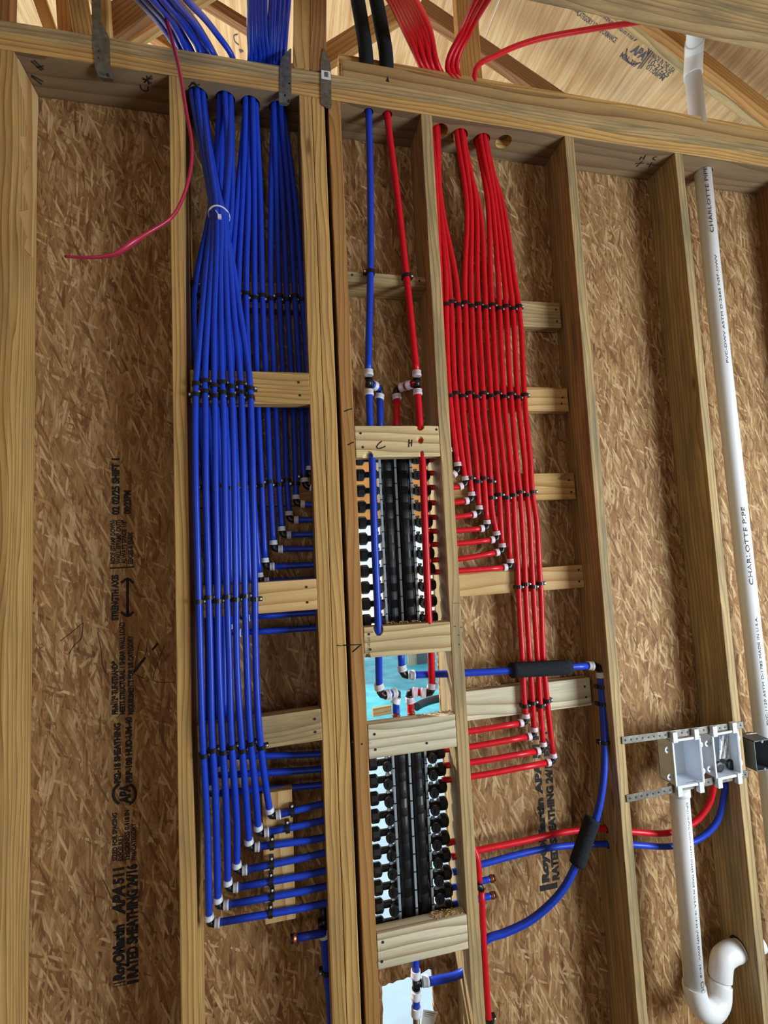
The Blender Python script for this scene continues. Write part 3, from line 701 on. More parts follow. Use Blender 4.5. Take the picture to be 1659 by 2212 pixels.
clamp_row(F, rows_of([1299.8, 1290.3, 1298.2, 1288.7, 1295, 1287.3, 1294.4]), RP, 1, ' of the front row', 'blue', 'third front row', names_f)
clamp_row(F, rows_of([1631, 1619, 1623.6, 1612, 1620, 1604, 1612]), RP, 1, ' of the front row', 'blue', 'lowest front row', names_f)
hc = [(584, 1971), (587.6, 1932), (585, 1898), (586.8, 1861), (587, 1824), (620.7, 1785), (631, 1750)]
names_h = ['lowest', 'sixth', 'fifth', 'fourth', 'third', 'second', 'top']
for i, (x, y) in enumerate(hc):
    ra = at(F[i][-1][0]+16, F[i][-1][1]+13, .032); rt = at(*FT[i], .05); t = (at(x, y, .04).x-ra.x)/(rt.x-ra.x); p = ra.lerp(rt, t)
    p.z = ra.lerp(rt, t).z
    clamp(p, ra-rt, RP, 1, 'upright black clamp on the %s blue branch pipe, over the pale upright board' % names_h[i], 'upright clamps on the blue branch pipes')

# rear row of blue pipes
YR = .088
N = {
 0: [(653, 638), (668, 890), (670, 1000), (669, 1012)], 1: [(637, 638), (651.5, 890), (656, 1022), (658, 1037)], 2: [(620, 638), (634, 890), (639, 1045), (639.3, 1074)],
 3: [(603.5, 638), (615, 890), (620, 1045), (624.4, 1109)], 4: [(585.4, 638), (596, 890), (602.7, 1045), (608.7, 1142)], 5: [(567, 638), (578, 890), (584, 1045), (590.5, 1172)],
 6: [(550.5, 638), (558, 890), (565, 1045), (572.3, 1210)], 7: [(532, 638), (541, 890), (546, 1045), (560, 1242)], 8: [(515, 638), (523, 890), (530, 1045), (541, 1288)],
 9: [(499, 638), (505, 890), (512, 1045), (519, 1319)], 10: [(481, 638), (487, 890), (495, 1045), (500, 1353)], 11: [(465, 638), (468, 890), (478, 1045), (486, 1618)],
 12: [(437, 638), (449, 890), (461, 1045), (471, 1659)], 13: [(420, 638), (430, 890), (443, 1045), (452.5, 1699)]}
NT_ = {0: (690, 1026), 1: (674, 1054), 2: (674.6, 1090), 3: (680, 1123), 4: (680, 1154), 5: (680, 1185), 6: (680, 1220), 7: (682, 1252), 8: (683, 1290), 9: (683, 1323), 10: (684, 1356), 11: (695, 1628.5), 12: (696, 1661), 13: (697.6, 1695)}
up2 = [(622, 613), (612, 604), (603, 596), (592, 590), (587, 583), (571, 577), (563, 568), (556, 560), (548, 549), (541, 540)]
h4, h3, h2 = holesL[3], holesL[2], holesL[1]
o5 = [(.017, .0), (.008, -.016), (-.004, .003), (-.014, -.012), (-.016, .01)]
nsrc = {}
for k in range(5): nsrc[k] = (h4, o5[k], up2[k])
for k in range(5): nsrc[5+k] = (h3, o5[k], up2[5+k])
nsrc[10] = (h2, (.017, .004), None); nsrc[11] = (h2, (-.012, .012), None); nsrc[12] = (h2, (-.016, -.006), None); nsrc[13] = (h2, (.002, .02), None)
NP = {}
words = ['rightmost', 'second from right', 'third from right', 'fourth from right', 'fifth from right', 'sixth from right', 'seventh from right', 'eighth from right', 'ninth from right', 'tenth from right', 'fifth from left', 'fourth from left', 'third from left', 'leftmost']
tops2 = {10: (508, 330), 11: (474, 330), 12: (462, 420), 13: (440, 500)}
for k, pl in N.items():
    NP[k] = [(x, y, YR) for x, y in pl]
    h, (dx, dy), u = nsrc[k]
    top = []
    if u: top = [at(u[0]+2, -45, -.30), at(u[0], 0, -.2), at((u[0]+u[1])/2-1, 70, -.05), at(u[1], 135, .05)]
    else:
        q = up1[7] if k == 10 else [(x+(k-11)*9, y, Y+.02) for x, y, Y in up1[5]]
        top = above(q)[::-1]
    main = top+[hole(h, dx, dy, 3.04), hole(h, dx, dy, 2.955)]
    if k == 12: main += [at(458, 470, .05)]
    elif k == 13: main += [at(452, 470, .06)]
    elif k == 11: main += [at(476, 420, .05), at(470, 540, .08)]
    elif k == 10: main += [at(500, 450, .05)]
    else:
        x0 = pl[0][0]; hx = .5*(x0)+.5*{0: 622, 1: 612, 2: 601, 3: 592, 4: 585, 5: 558, 6: 549, 7: 541, 8: 533, 9: 526}[k]; main += [at(hx, 430, .075)]
    main += P3(NP[k])
    pex('rear blue pipe, %s of the rear row deep in the bay' % words[k], main, BLUE, RING, target=at(*NT_[k], YR), extend=Vector((.215, YR, 0)), group='rear row of blue water pipes')
r1 = {7: 635.7, 6: 645, 5: 639.6, 4: 647.3, 3: 640.5, 2: 648.5, 1: 640.8, 0: 648.5, 13: 613.5, 12: 641}
clamp_row(NP, {k: v for k, v in r1.items() if k < 12}, RP, -1, '', 'rear blue', 'top rear row', words)
clamp_row(NP, {k: v for k, v in r1.items() if k >= 12}, RP, 1, '', 'rear blue', 'top rear row', words)
clamp_row(NP, {1: 1028.7, 2: 1045, 3: 1037.6, 4: 1047, 5: 1041, 6: 1050, 7: 1045, 8: 1053, 9: 1047, 10: 1055, 11: 1050, 12: 1057, 13: 1052}, RP, -1, '', 'rear blue', 'lower rear row', words)

# white cable tie round the bundle
tc_ = at(473, 472, -.008); bmt = bmesh.new(); ring = []
for k in range(28):
    a = 2*math.pi*k/28; c = tc_+Vector((math.cos(a)*.029, math.sin(a)*.034+.004, math.sin(a)*-.006+.012))
    ring.append(c)
ring.append(ring[0]); ring.append(ring[1])
tie = empty('cable_tie', tc_, 'white cable tie around the crossing front blue pipes', 'cable tie')
tube('tie_band', ring, .0032, TIEW, tie, seg=6, smooth_n=1, flat=.4)
hd = at(474, 468, -.043); link('tie_head', mesh_of(box_bm(hd-Vector((.005, .003, .006)), hd+Vector((.005, .005, .006)), .001)), tie, TIEW)
tube('tie_tail', [hd, at(470, 461, -.046), at(465, 453, -.05)], [.0022]*12+[.0012], TIEW, tie, seg=6, smooth_n=6, flat=.5)

# red pipes
Rr = [
 [(967.5, 600), (976, 691), (981, 806), (976+4, 850), (984.7, 989-30), (988.7, 1003)],
 ]
cols = [  # x at y = 600, 691.6, 806, 898, 989
 (964, 965, 968, 976, 984.7), (970, 976.6, 981, 988, 998.4), (985, 991.5, 996, 1002, 1011), (1004, 1006.4, 1011, 1018, 1028),
 (1017, 1020, 1026, 1031.6, 1042), (1031, 1035, 1041, 1046.5, 1057), (1046.5, 1050, 1057, 1063.7, 1071.7), (1060, 1065, 1070.6, 1077, 1086.6),
 (1076, 1080, 1085.4, 1092, 1101.5), (1089, 1094.6, 1100, 1107, 1115), (1100, 1109.5, 1115, 1122, 1132.4), (1110.6, 1124, 1130, 1136, 1145)]
low = {0: [(988.7, 1003)], 1: [(1005, 1033.5)], 2: [(1018.6, 1067)], 3: [(1035, 1096.5)], 4: [(1052, 1127.6)], 5: [(1063, 1100), (1072.6, 1151.7)],
       6: [(1078, 1064), (1084.7, 1178)], 7: [(1094, 1064), (1102, 1211.5)],
       8: [(1109, 1064), (1112, 1124.7), (1118, 1221), (1121, 1293), (1128, 1414), (1132, 1506.6), (1136, 1546)],
       9: [(1123, 1064), (1128, 1124.7), (1133.6, 1221), (1136.5, 1293), (1143.7, 1414), (1149.6, 1506.6), (1154, 1575)],
       10: [(1138, 1064), (1144, 1124.7), (1149, 1221), (1153, 1293), (1160.6, 1414), (1166, 1506.6), (1173, 1606.6)],
       11: [(1150, 1064), (1159, 1124.7), (1164.7, 1221), (1169, 1293), (1173, 1414), (1181, 1506.6), (1194.7, 1631)]}
RT = [(983, 1022), (990, 1052), (988, 1085), (990, 1116), (991, 1146), (993, 1174), (995, 1207), (997, 1233), (1014, 1580), (1017, 1613), (1018, 1647), (1020.5, 1677.5)]
YRD = .080
hr = [(0, (-.015, -.008)), (0, (-.004, .004)), (0, (-.014, .012)), (1, (-.014, -.012)), (1, (.002, -.018)), (1, (.014, -.006)), (1, (.004, .006)),
      (2, (-.014, .004)), (2, (-.010, -.014)), (2, (.004, -.016)), (2, (.016, -.006)), (2, (.008, .010))]
hmid = [(949, 430), (951, 440), (955, 450), (1008, 440), (1017, 440), (1028, 440), (1036, 450), (1053, 430), (1063, 440), (1069, 430), (1077, 430), (1083, 430)]
upq = [(842, 876, 908), (858, 892, 918), (874, 907, 930), (889, 922, 941), (851, 884, 914), (867, 900, 925), (882, 915, 936), (897, 930, 950)]
upr = [(905, 850), (918, 862), (930, 874), (942, 886), (952, 898), (962, 908), (972, 918), (985, 925)]
Rp = {}
wr = ['leftmost', 'second', 'third', 'fourth', 'fifth', 'sixth', 'seventh', 'eighth', 'ninth', 'tenth', 'eleventh', 'rightmost']
for i, c in enumerate(cols):
    pl = [(x, y, YRD) for x, y in zip(c, (600, 691.6, 806, 898, 989))]
    if i == 0: pl = pl[:-1]
    pl += [(x, y, YRD) for x, y in low[i]]
    Rp[i] = pl; k, (dx, dy) = hr[i]; h = holesR[k]
    if i < 8: top = [at(upq[i][0]-26, -40, -.36), at(upq[i][0], 0, -.26), at(upq[i][1], 70, -.06), at(upq[i][2], 141+i*1.5, .05)]
    elif i < 11: top = [at(1046+(i-8)*17, -40, -.22), at(1026+(i-8)*14, 0, -.15), at(996+(i-8)*9, 70, -.03), at(966+(i-8)*10, 146, .04)]
    else: top = [at(1500, 28, -.05), at(1390, 46, -.02), at(1270, 64, .0), at(1150, 88, .02), at(1075, 118, .03), at(1026, 152, .04)]
    main = top+[hole(h, dx, dy, 3.05), hole(h, dx, dy, 2.95), at(hmid[i][0], hmid[i][1], .07)]+P3(pl)
    pex('red pipe, %s of twelve in the clamped red row right of the manifolds' % wr[i], main, RED, RINGR, target=at(*RT[i], YRD),
        extend=Vector((.478, YRD+.004, .001)), group='row of red water pipes')
# a thirteenth red pipe, mostly behind the weathered stud
pl = [(951, 600, YRD), (954, 700, YRD), (962, 850, YRD), (968, 960, YRD), (969, 972, YRD)]
pex('red pipe mostly hidden behind the weathered stud beside the upper manifold', [hole(holesR[0], -.024, -.002, 3.0), hole(holesR[0], -.024, -.002, 2.95)]+P3(pl), RED, RINGR, target=at(957, 993, YRD), extend=Vector((.478, YRD+.004, .001)))
clamp_row(Rp, rows_of([659, 654, 660, 655.6, 663, 658.6, 665.5, 660.2, 667.8, 663, 668.2, 663]), RP, 1, '', 'red', 'top row of the red pipes', wr)
clamp_row(Rp, rows_of([856.5, 850.3, 856.5, 850, 858.5, 850.3, 856.5, 850.3, 858, 852, 859.5, 853.7]), RP, 1, '', 'red', 'second row of the red pipes', wr)
clamp_row(Rp, rows_of([1033.4, 1040.9, 1033.4, 1040.2], 2), RP, 1, '', 'red', 'short third row of the red pipes', wr)
clamp_row(Rp, rows_of([1075.7, 1069, 1075.7, 1070, 1063.3, 1070, 1063.3], 5), RP, 1, '', 'red', 'fourth row of the red pipes', wr)
clamp_row(Rp, rows_of([1268, 1262, 1267.4, 1260.4], 8), RP, 1, '', 'red', 'fifth row, at the banded pale block', wr)
clamp_row(Rp, rows_of([1524.3, 1518, 1523.8, 1513.4], 8), RP, 1, '', 'red', 'lowest row, below the foam sleeve', wr)

# ---------------------------------------------------------------- risers and fittings of the middle bay
def tee(c, d, s, r, parent, L=.028, name='tee_fitting'):
    c = Vector(c); d = Vector(d).normalized(); s = Vector(s).normalized()
    bm = tube_bm([c-d*L/2, c+d*L/2], r*.95, 14); tube_bm([c, c+s*L*.55], r*.95, 14, bm=bm)
    for a, dd in ((c-d*L/2, d), (c+d*(L/2-.003), d), (c+s*(L*.55-.003), s)): lathe_between(a, a+dd, [(0, r*1.1), (.003, r*1.1)], 14, bm=bm)
    bmesh.ops.recalc_face_normals(bm, faces=bm.faces); return link(name, mesh_of(bm), parent, BLK)
def main_run(color, mat, ring, hp, pts_top, teec, below, side_ang, label, foam_pts):
    h = hp; root = empty('supply_riser', at(*teec, .02), label, 'water pipe', 'supply risers of the middle bay')
    top = [at(x, y, .03) for x, y in foam_pts]
    tube('riser_tube', top[::-1]+[Vector((h.x, h.y, 3.04)), Vector((h.x, h.y, 2.95))]+[at(*p) for p in pts_top], RB_, mat, root)
    fp = [at(x, y, .03) for x, y in foam_pts][::-1]
    tube('foam_sleeve', fp+[Vector((h.x, h.y, 3.052))], .0245, FOAM, root, seg=18)
    return root
YM = .019
blue_h, red_h = holesM
rb = main_run('blue', BLUE, RING, blue_h, [(800, 420, .03), (800, 588, .032), (797, 720, .026), (795.5, 800, YM)], (797, 826), None, 1,
              'single blue riser running past the C mark and the upper manifold', [(790, 112), (782, 55), (770, -15)])
rr = main_run('red', RED, RINGR, red_h, [(858, 420, .03), (878, 597, .032), (891, 720, .026), (899.5, 802, YM)], (900, 828), None, -1,
              'single red riser running through the broken block lettered H', [(834, 120), (824, 60), (810, -15)])
clamp(at(800, 588, .032), at(800, 570, .032)-at(800, 600, .032), RB_, -1, 'black clamp on the single blue riser at the flat block', 'riser clamps on the flat block')
clamp(at(878, 597, .032), at(876, 580, .032)-at(879.5, 610, .032), RB_, 1, 'black clamp on the single red riser at the flat block', 'riser clamps on the flat block')
def fit(root, mat, ring, a, b, sgn, pc1, pt, pc2, pbelow, pbr, pel, pdown, pdend):
    """rings above and below a tee, side branch turning down behind"""
    A, T, B = at(*pc1, YM), at(*pt, YM), at(*pc2, YM); d = (B-A).normalized()
    collar('crimp_ring', A, d, RB_, ring, root, .018); collar('crimp_ring', B, d, RB_, ring, root, .018)
    E_ = at(*pel, .075); s = (E_-T).normalized(); tee(T, d, s, RB_, root)
    for f in pbr: collar('crimp_ring', T.lerp(E_, f), s, RB_, ring, root, .017)
    tube('branch_tube', [T, T.lerp(E_, .8)], RB_*.97, mat, root)
    D_ = at(*pdown, .075); dd = (D_-E_).normalized(); elbow(E_, s, dd, RB_, root, .016)
    collar('crimp_ring', D_, dd, RB_, ring, root, .017)
    tube('lower_branch_tube', [D_, at(*pdend, .075)], RB_, mat, root, smooth_n=1)
    tube('lower_riser_tube', [B]+[at(*q) for q in pbelow], RB_, mat, root)
fit(rb, BLUE, RING, 0, 0, 1, (796, 805), (796.5, 826), (797, 848), [(798, 890, YM), (803, 975, .0155), (809, 1160, .008), (817, 1352, .012), (818, 1420, .03), (819, 1480, .055)], (.42,), (823, 842), (820, 857), (822.5, 960))
fit(rr, RED, RINGR, 0, 0, -1, (900, 807), (900, 827), (902, 847), [(905, 890, YM), (909, 950, .0165), (912.5, 1000, .012), (919, 1160, .008), (926.5, 1340, .012), (931, 1410, .03), (933, 1478, .055)], (.36, .68), (855, 840), (857, 857), (857, 960))
def low_fit(root, mat, ring, pc, pe1, pe2, pc2, pend, pring):
    C1 = at(*pc, .055); E1 = at(*pe1, .058); d = (E1-C1).normalized(); collar('crimp_ring', C1, d, RB_, ring, root, .018)
    E2 = at(*pe2, .085); s = (E2-E1).normalized(); elbow(E1, d, s, RB_, root, .014)
    for f in (.32, .70): collar('crimp_ring', E1.lerp(E2, f), s, RB_, ring, root, .017)
    tube('cross_tube', [E1.lerp(E2, .2), E1.lerp(E2, .85)], RB_, mat, root)
    C2 = at(*pc2, .085); e = (C2-E2).normalized(); elbow(E2, s, e, RB_, root, .014); collar('crimp_ring', C2, e, RB_, ring, root, .018)
    tube('manifold_inlet_tube', [C2, at(*pend, .085)], RB_, mat, root)
    R1 = at(*pring, .085); collar('copper_ring', R1, e, RB_*.86, COPPER, root, .010)
low_fit(rb, BLUE, RING, (819, 1483), (824, 1503), (861, 1495), (855, 1513), (857, 1580), (856, 1545))
low_fit(rr, RED, RINGR, (933, 1481), (931, 1498), (883, 1494), (886, 1512), (889, 1580), (888, 1541))
# cross-over blue pipe running right through two studs with foam sleeves
xo = empty('crossover_pipe', at(1300, 1442, .04), 'thick blue pipe crossing right with foam sleeves and bending down beside the right stud', 'water pipe')
a = at(868, 1443, .06); ex = at(871, 1459, .06); hr_ = at(890, 1458, .06); dn = (ex-a).normalized()
tube('upper_tube', [at(865, 1395, .06), a], RB_, BLUE, xo); collar('crimp_ring', a, dn, RB_, RING, xo, .018)
hdir = (at(965, 1455, .06)-ex).normalized(); elbow(ex, dn, hdir, RB_, xo, .014); collar('crimp_ring', hr_, hdir, RB_, RING, xo, .017)
cr = at(1275, 1438, .045); tube('cross_tube', [hr_, at(965, 1455.5, .06), at(1100, 1448.5, .05), cr], RB_, BLUE, xo)
f0, f1 = at(1104, 1448, .05), at(1230, 1441, .047)
def foam(a, b, r=.0245, bend=None):
    P_ = [a, a.lerp(b, .5)+(bend or Vector((0, 0, 0))), b]
    return tube('foam_sleeve', P_, r, FOAM, xo, seg=20)
foam(f0, f1)
ce = at(1294, 1439.5, .045); h2_ = (ce-cr).normalized(); collar('crimp_ring', cr, h2_, RB_, RING, xo, .019)
cd2 = at(1297, 1457, .045); d2 = (cd2-ce).normalized(); elbow(ce, h2_, d2, RB_, xo, .014); collar('crimp_ring', cd2, d2, RB_, RING, xo, .018)
tube('bent_tube', [cd2, at(1301, 1520, .045), at(1306, 1600, .035), at(1303, 1690, .02), at(1287, 1770, .01), at(1253, 1850, .005), at(1213, 1925, .01), at(1150, 1985, .03), at(1090, 2015, .045), at(1050, 2030, .05), at(1000, 2050+50, .075), at(925, 2121, .085)], RB_, BLUE, xo)
tube('foam_sleeve', [at(1281, 1768, .008), at(1262, 1820, .004), at(1246, 1868, .004)], .0235, FOAM, xo, seg=20)
for nm, (x, y, Y) in (('top', (1300.5, 1483, .045)), ('middle', (1303, 1520, .045)), ('lowest', (1306.5, 1603, .035))):
    clamp(at(x, y, Y), at(x-1, y-15, Y)-at(x+1, y+15, Y), RB_, 1, 'two-winged black clamp on the bent blue pipe, %s of three' % nm, 'two-winged clamps on the bent blue pipe', both=True)
# fittings at the lower opening
lt = empty('drain_tee', at(897, 2120, .085), 'blue pipe with tee, white rings and brass stub at the bottom cut-out', 'water pipe')
A, T, B = at(898, 2103, .085), at(898.5, 2120, .085), at(898.5, 2148, .085); d = (B-A).normalized(); sd = (at(925, 2115, .085)-T).normalized()
tube('upper_tube', [at(896.5, 2040, .085), A], RB_, BLUE, lt); collar('crimp_ring', A, d, RB_, RING, lt, .02); tee(at(898.5, 2124, .085), d, (at(925, 2118, .085)-at(898.5, 2124, .085)), RB_, lt, .03)
collar('crimp_ring', B, d, RB_, RING, lt, .022); tube('middle_tube', [B, at(899, 2176, .085)], RB_, BLUE, lt); collar('crimp_ring', at(899, 2184, .085), d, RB_, RING, lt, .024)
tube('brass_stub', [at(899, 2190, .085), at(901, 2300, .085)], RB_*.9, BRASS, lt); collar('crimp_ring', at(919, 2119, .085), (at(960, 2112, .085)-at(919, 2119, .085)), RB_, RING, lt, .019)

# short blue and red pipes right of the weathered stud
def copper_stub(p0, p1, label, X0=.478, Y=.085):
    a, b = at(*p0, Y), at(*p1, Y); r = empty('stub_pipe', b, label, 'pipe stub', 'capped blue stubs')
    tube('stub_tube', [Vector((X0, Y, a.z+(X0-a.x)*0)), a, b], RP, BLUE, r, smooth_n=2); d = (b-a).normalized()
    collar('copper_ring', b-d*.006, d, RP*.92, COPPER, r, .009); link('end_plug', mesh_of(lathe_between(b-d*.001, b+d, [(0, RP*1.02), (.006, RP*1.02)], 14)), r, BLK); return r
copper_stub((1038, 1904), (1065, 1897), 'upper short blue stub with copper ring right of the weathered stud')
copper_stub((1040, 1940), (1067, 1933), 'lower short blue stub with copper ring right of the weathered stud')
v = empty('water_pipe', at(1040, 1917, .05), 'red pipe hugging the right edge of the weathered stud down to the floor', 'water pipe')
ee = at(1038, 1912, .05); tube('riser_tube', [at(1040, 1924, .05), at(1046, 2050, .045), at(1056, 2210, .04), at(1064, 2330, .04)], RP, RED, v)
elbow(ee, Vector((.99, 0, .1)), at(1040, 1924, .05)-ee, RP, v); zr = at(973, 1820, YRD).z
tube('branch_tube', [Vector((.478, YRD, zr)), at(1010, 1815, YRD), at(1030, 1850, .06), at(1036, 1905, .052)], RP, RED, v)
clamp(at(1058, 2203, .04), at(1057, 2190, .04)-at(1059, 2210, .04), RP, 1, 'black clamp on the red pipe at the bottom edge, beside the weathered stud', 'lone clamps')
for nm, mat, pts in (('red', RED, [(975, 1851, YRD), (1032, 1837, .08), (1130, 1817, .085), (1200, 1801, .09), (1260, 1792, .09), (1312, 1790, .085), (1372, 1797, .07), (1450, 1798, .075), (1505, 1772, .07), (1533, 1733, .06), (1543, 1688, .05)]),
                     ('blue', BLUE, [(978, 1884, YRD), (1037, 1868, .08), (1130, 1843, .085), (1190, 1831, .09), (1250, 1825, .09), (1318, 1823, .085), (1372, 1825, .07), (1450, 1828, .075), (1510, 1812, .07), (1550, 1772, .06), (1569, 1688, .05)])):
    r_ = empty('water_pipe', at(*pts[5]), 'thin %s pipe curving through the right stud up to the outlet box' % nm, 'water pipe', 'curved pipes feeding the outlet box')
    tube('supply_tube', [at(*p) for p in pts], RP*1.05, mat, r_)
    # shaft opening where it enters the stud
    p = at(*pts[5]); link('sleeve', mesh_of(lathe_between(Vector((dL-.0012, p.y, p.z)), Vector((dL+1, p.y, p.z)), [(0, .0125), (.0014, .0125)], 18)), r_, HOLE)
# blue pipe half hidden behind the left edge of the triple post
bl = empty('water_pipe', at(700, 2000, .08), 'blue pipe half hidden behind the triple post with capped side stub at its top', 'water pipe')
c0 = at(699, 1993, .08); c1 = at(699.5, 2015, .08)
tube('riser_tube', [c1, at(704, 2080, .08), at(710, 2140, .08), at(716, 2230, .08), at(720, 2330, .08)], RB_, BLUE, bl); tee(c0, Vector((0, 0, -1)), at(680, 2018, .06)-at(699, 2015, .06), RB_, bl, .03)
collar('crimp_ring', c1, (0, 0, -1), RB_, RING, bl, .022); tube('upper_tube', [at(697, 1955, .08), c0], RB_*.9, BLK, bl)
e0, e1 = at(694, 2016, .06), at(634, 2027, .06); tube('stub_tube', [c1, e0, e1], RB_*.92, BLUE, bl, smooth_n=2); dd = (e1-e0).normalized()
collar('copper_ring', e1-dd*.004, dd, RB_*.84, COPPER, bl, .009); link('end_plug', mesh_of(lathe_between(e1, e1+dd, [(0, RB_), (.009, RB_)], 14)), bl, BLK)
clamp(at(706, 2098, .08), (0, 0, 1), RB_, -1, 'black clamp on the blue pipe behind the triple post near the bottom', 'lone clamps')

# dangling red wire
wp = [(340, -20, -.10), (350, 10, -.11), (372, 90, -.12), (389, 160, -.13), (402, 240, -.14), (414, 310, -.14), (412, 365, -.13), (394, 430, -.12), (370, 470, -.12), (320, 503, -.13), (285, 525, -.14), (250, 548, -.14), (215, 555, -.14), (180, 556, -.14), (140, 554, -.14)]
pw = catmull([at(*p) for p in wp], 6); n = len(pw)
rad = []
for i in range(n):
    t = i/(n-1)*14; rad.append(.0085-.0028*min(1, t/7) if t < 8 else (.0057+.0045*math.exp(-((t-10.2)/.8)**2) if t < 12 else .0057-.0008*(t-12)))
bm = tube_bm(pw, rad, 10, flat=.75); bmesh.ops.recalc_face_normals(bm, faces=bm.faces)
tag(link('red_cable', mesh_of(bm), None, WIRE), 'loose dark red cable dangling from above and curling left in front', 'cable')

# ---------------------------------------------------------------- manifolds
PITCH = .0515
def manifold(ptop, pbot, nl, nr, label, zL, zR, plug_from=99):
    """ptop/pbot: pixels of the centre rail at the ends; zL / zR heights of the first left / right port"""
    Ym = .085; a, b = at(*ptop, Ym), at(*pbot, Ym); cx = (a.x+b.x)/2
    root = empty('pipe_manifold', (cx, Ym, b.z), label, 'manifold', 'black pipe manifolds')
    def part(nm, bm, mat, sm=False, par=root): return link(nm, mesh_of(bm, sm), par, mat)
    for s, nm in ((-1, 'left_chamber'), (1, 'right_chamber')):
        x = cx+s*.0262; bm = bmesh.new()
        tube_bm([(x, Ym-.004, b.z), (x, Ym-.004, a.z)], .0195, 20, bm=bm)
        box_bm((x-.0255, Ym-.002, b.z), (x+.0255, Ym+.026, a.z), .001, bm=bm)
        n = int((a.z-b.z)/PITCH)
        for k in range(n): lathe_between((x, Ym-.004, b.z+.012+k*PITCH), (x, Ym-.004, 9), [(0, .0195), (.008, .0202), (.018, .0202), (.026, .0195)], 20, bm=bm)
        bmesh.ops.recalc_face_normals(bm, faces=bm.faces); part(nm, bm, BLKM)
    for s in (-1, 0, 1):
        x = cx+s*.0515; bm = box_bm((x-.0040, Ym-.022, b.z), (x+.0035, Ym-.012, a.z), .001); rail = part('rail', bm, RAILM)
        bm = bmesh.new(); k = 0
        z = a.z-.03
        while z > b.z: box_bm((x-.0045, Ym-.0232, z-.0016), (x+.0045, Ym-.011, z+.0016), bm=bm); z -= PITCH
        part('rail_band', bm, BLK, par=rail)
    for s, cnt, z0 in ((-1, nl, zL), (1, nr, zR)):
        for k in range(cnt):
            z = z0-k*PITCH
            if z < b.z-.01: break
            x0 = cx+s*.046; ex_ = .010 if s < 0 else 0.0
            bm = lathe_between((x0, Ym, z), (x0+s, Ym, z), [(0, .0115), (.020, .0115), (.020, .0145), (.026, .0145), (.026, .010), (.045+ex_, .010)], 16)
            body = part('port', bm, BLKM)
            # octagonal nut
            bm = lathe_between((cx+s*(.088+ex_), Ym, z), (cx+s*1.09, Ym, z), [(0, .013), (.002, .0165), (.006, .0205), (.024, .0205), (.030, .0165), (.032, .012)], 8)
            part('port_nut', bm, BLKM, par=body)
            # valve knob facing the room
            kx = cx+s*.0715
            bm = lathe_between((kx, Ym-.004, z-.004), (kx, Ym-1, z-.004), [(0, .009), (.018, .009), (.018, .0142), (.020, .015), (.027, .015), (.029, .0138)], 20)
            box_bm((kx-.002, Ym-.0358, z-.011), (kx+.002, Ym-.0325, z+.003), bm=bm)
            part('valve_knob', bm, BLKM, par=body)
            # small grey clip above the valve knob
            bm = box_bm((kx-.006-s*.003, Ym-.012, z+.013), (kx+.006-s*.003, Ym-.004, z+.021), .0015); part('clip', bm, RAILM, par=body)
    return root
zl = lambda x, y: at(x, y, .085).z
manifold((849, 960), (868, 1372), 13, 13, 'upper black manifold behind the blue and red risers, under the lettered block', zl(779, 992), zl(908, 994))
manifold((878, 1590), (901, 2030), 12, 12, 'lower black manifold between the two lower pale blocks', zl(807, 1649), zl(948, 1625))

# ---------------------------------------------------------------- metal ties over the plates
def metal_tie(pts, wpx, label, holes, sticker=None):
    root = empty('metal_tie', at(pts[-1][0], pts[-1][1], -.002), label, 'metal tie', 'galvanised ties over the plates'); bm = bmesh.new()
    P_ = [at(x, y, Y) for x, y, Y, w in pts]; th = .0016; L_, R2, L2, R3 = [], [], [], []
    for (x, y, Y, w), p in zip(pts, P_):
        hw = w*.5/674*(1 if True else 1)
        L_.append(bm.verts.new(p+Vector((-hw, 0, 0)))); R2.append(bm.verts.new(p+Vector((hw, 0, 0))))
        L2.append(bm.verts.new(p+Vector((-hw, th, th*.3)))); R3.append(bm.verts.new(p+Vector((hw, th, th*.3))))
    for i in range(len(P_)-1):
        for q in ((L_[i], L_[i+1], R2[i+1], R2[i]), (L2[i], R3[i], R3[i+1], L2[i+1]), (L_[i], L2[i], L2[i+1], L_[i+1]), (R2[i], R2[i+1], R3[i+1], R3[i])): bm.faces.new(q)
    bm.faces.new((L_[0], R2[0], R3[0], L2[0])); bm.faces.new((L_[-1], L2[-1], R3[-1], R2[-1]))
    bmesh.ops.recalc_face_normals(bm, faces=bm.faces); s = link('strap', mesh_of(bm), root, GALV)
    for x, y in holes:
        p = at(x, y, -.003); link('nail', mesh_of(lathe_between(p, p+Vector((0, 1, 0)), [(0, .003), (.0012, .0042), (.004, .0042)], 10)), root, GALV if (x+y) % 3 < 1 else HOLE)
    if sticker:
        x0, y0, x1, y1 = sticker; a, b = at(x0, y0, -.0045), at(x1, y1, -.0045)
        st = link('sticker', mesh_of(box_bm((a.x, -.0045, b.z), (b.x, -.0038, a.z))), root, PAPER)
        bm = bmesh.new()
        for k in range(9):
            xx = a.x+(b.x-a.x)*(.3+.05*k); box_bm((xx, -.0049, b.z+.008), (xx+(b.x-a.x)*.02*(1+k % 2), -.0044, a.z-.004), bm=bm)
        link('barcode', mesh_of(bm), st, INK)
    return root
metal_tie([(207, -10, -.004, 17), (209, 45, -.003, 17), (218, 78, -.003, 30), (220, 120, -.003, 29), (222, 146, -.003, 28), (228, 168, .012, 26), (234, 176, .03, 18)], 28,
          'left galvanised tie bent under the plates beside the pale post', [(214, 110), (213, 125), (227, 121), (232, 160)])
metal_tie([(628, 105, -.003, 3), (618, 128, -.003, 22), (617, 152, -.003, 24), (617, 198, -.003, 24), (615, 202, -.003, 24), (614, 222, .004, 22), (612, 228, .012, 14)], 24,
          'galvanised tie left of the double upright truss post', [(612, 166), (625, 180), (612, 185), (616, 205), (625, 217)])
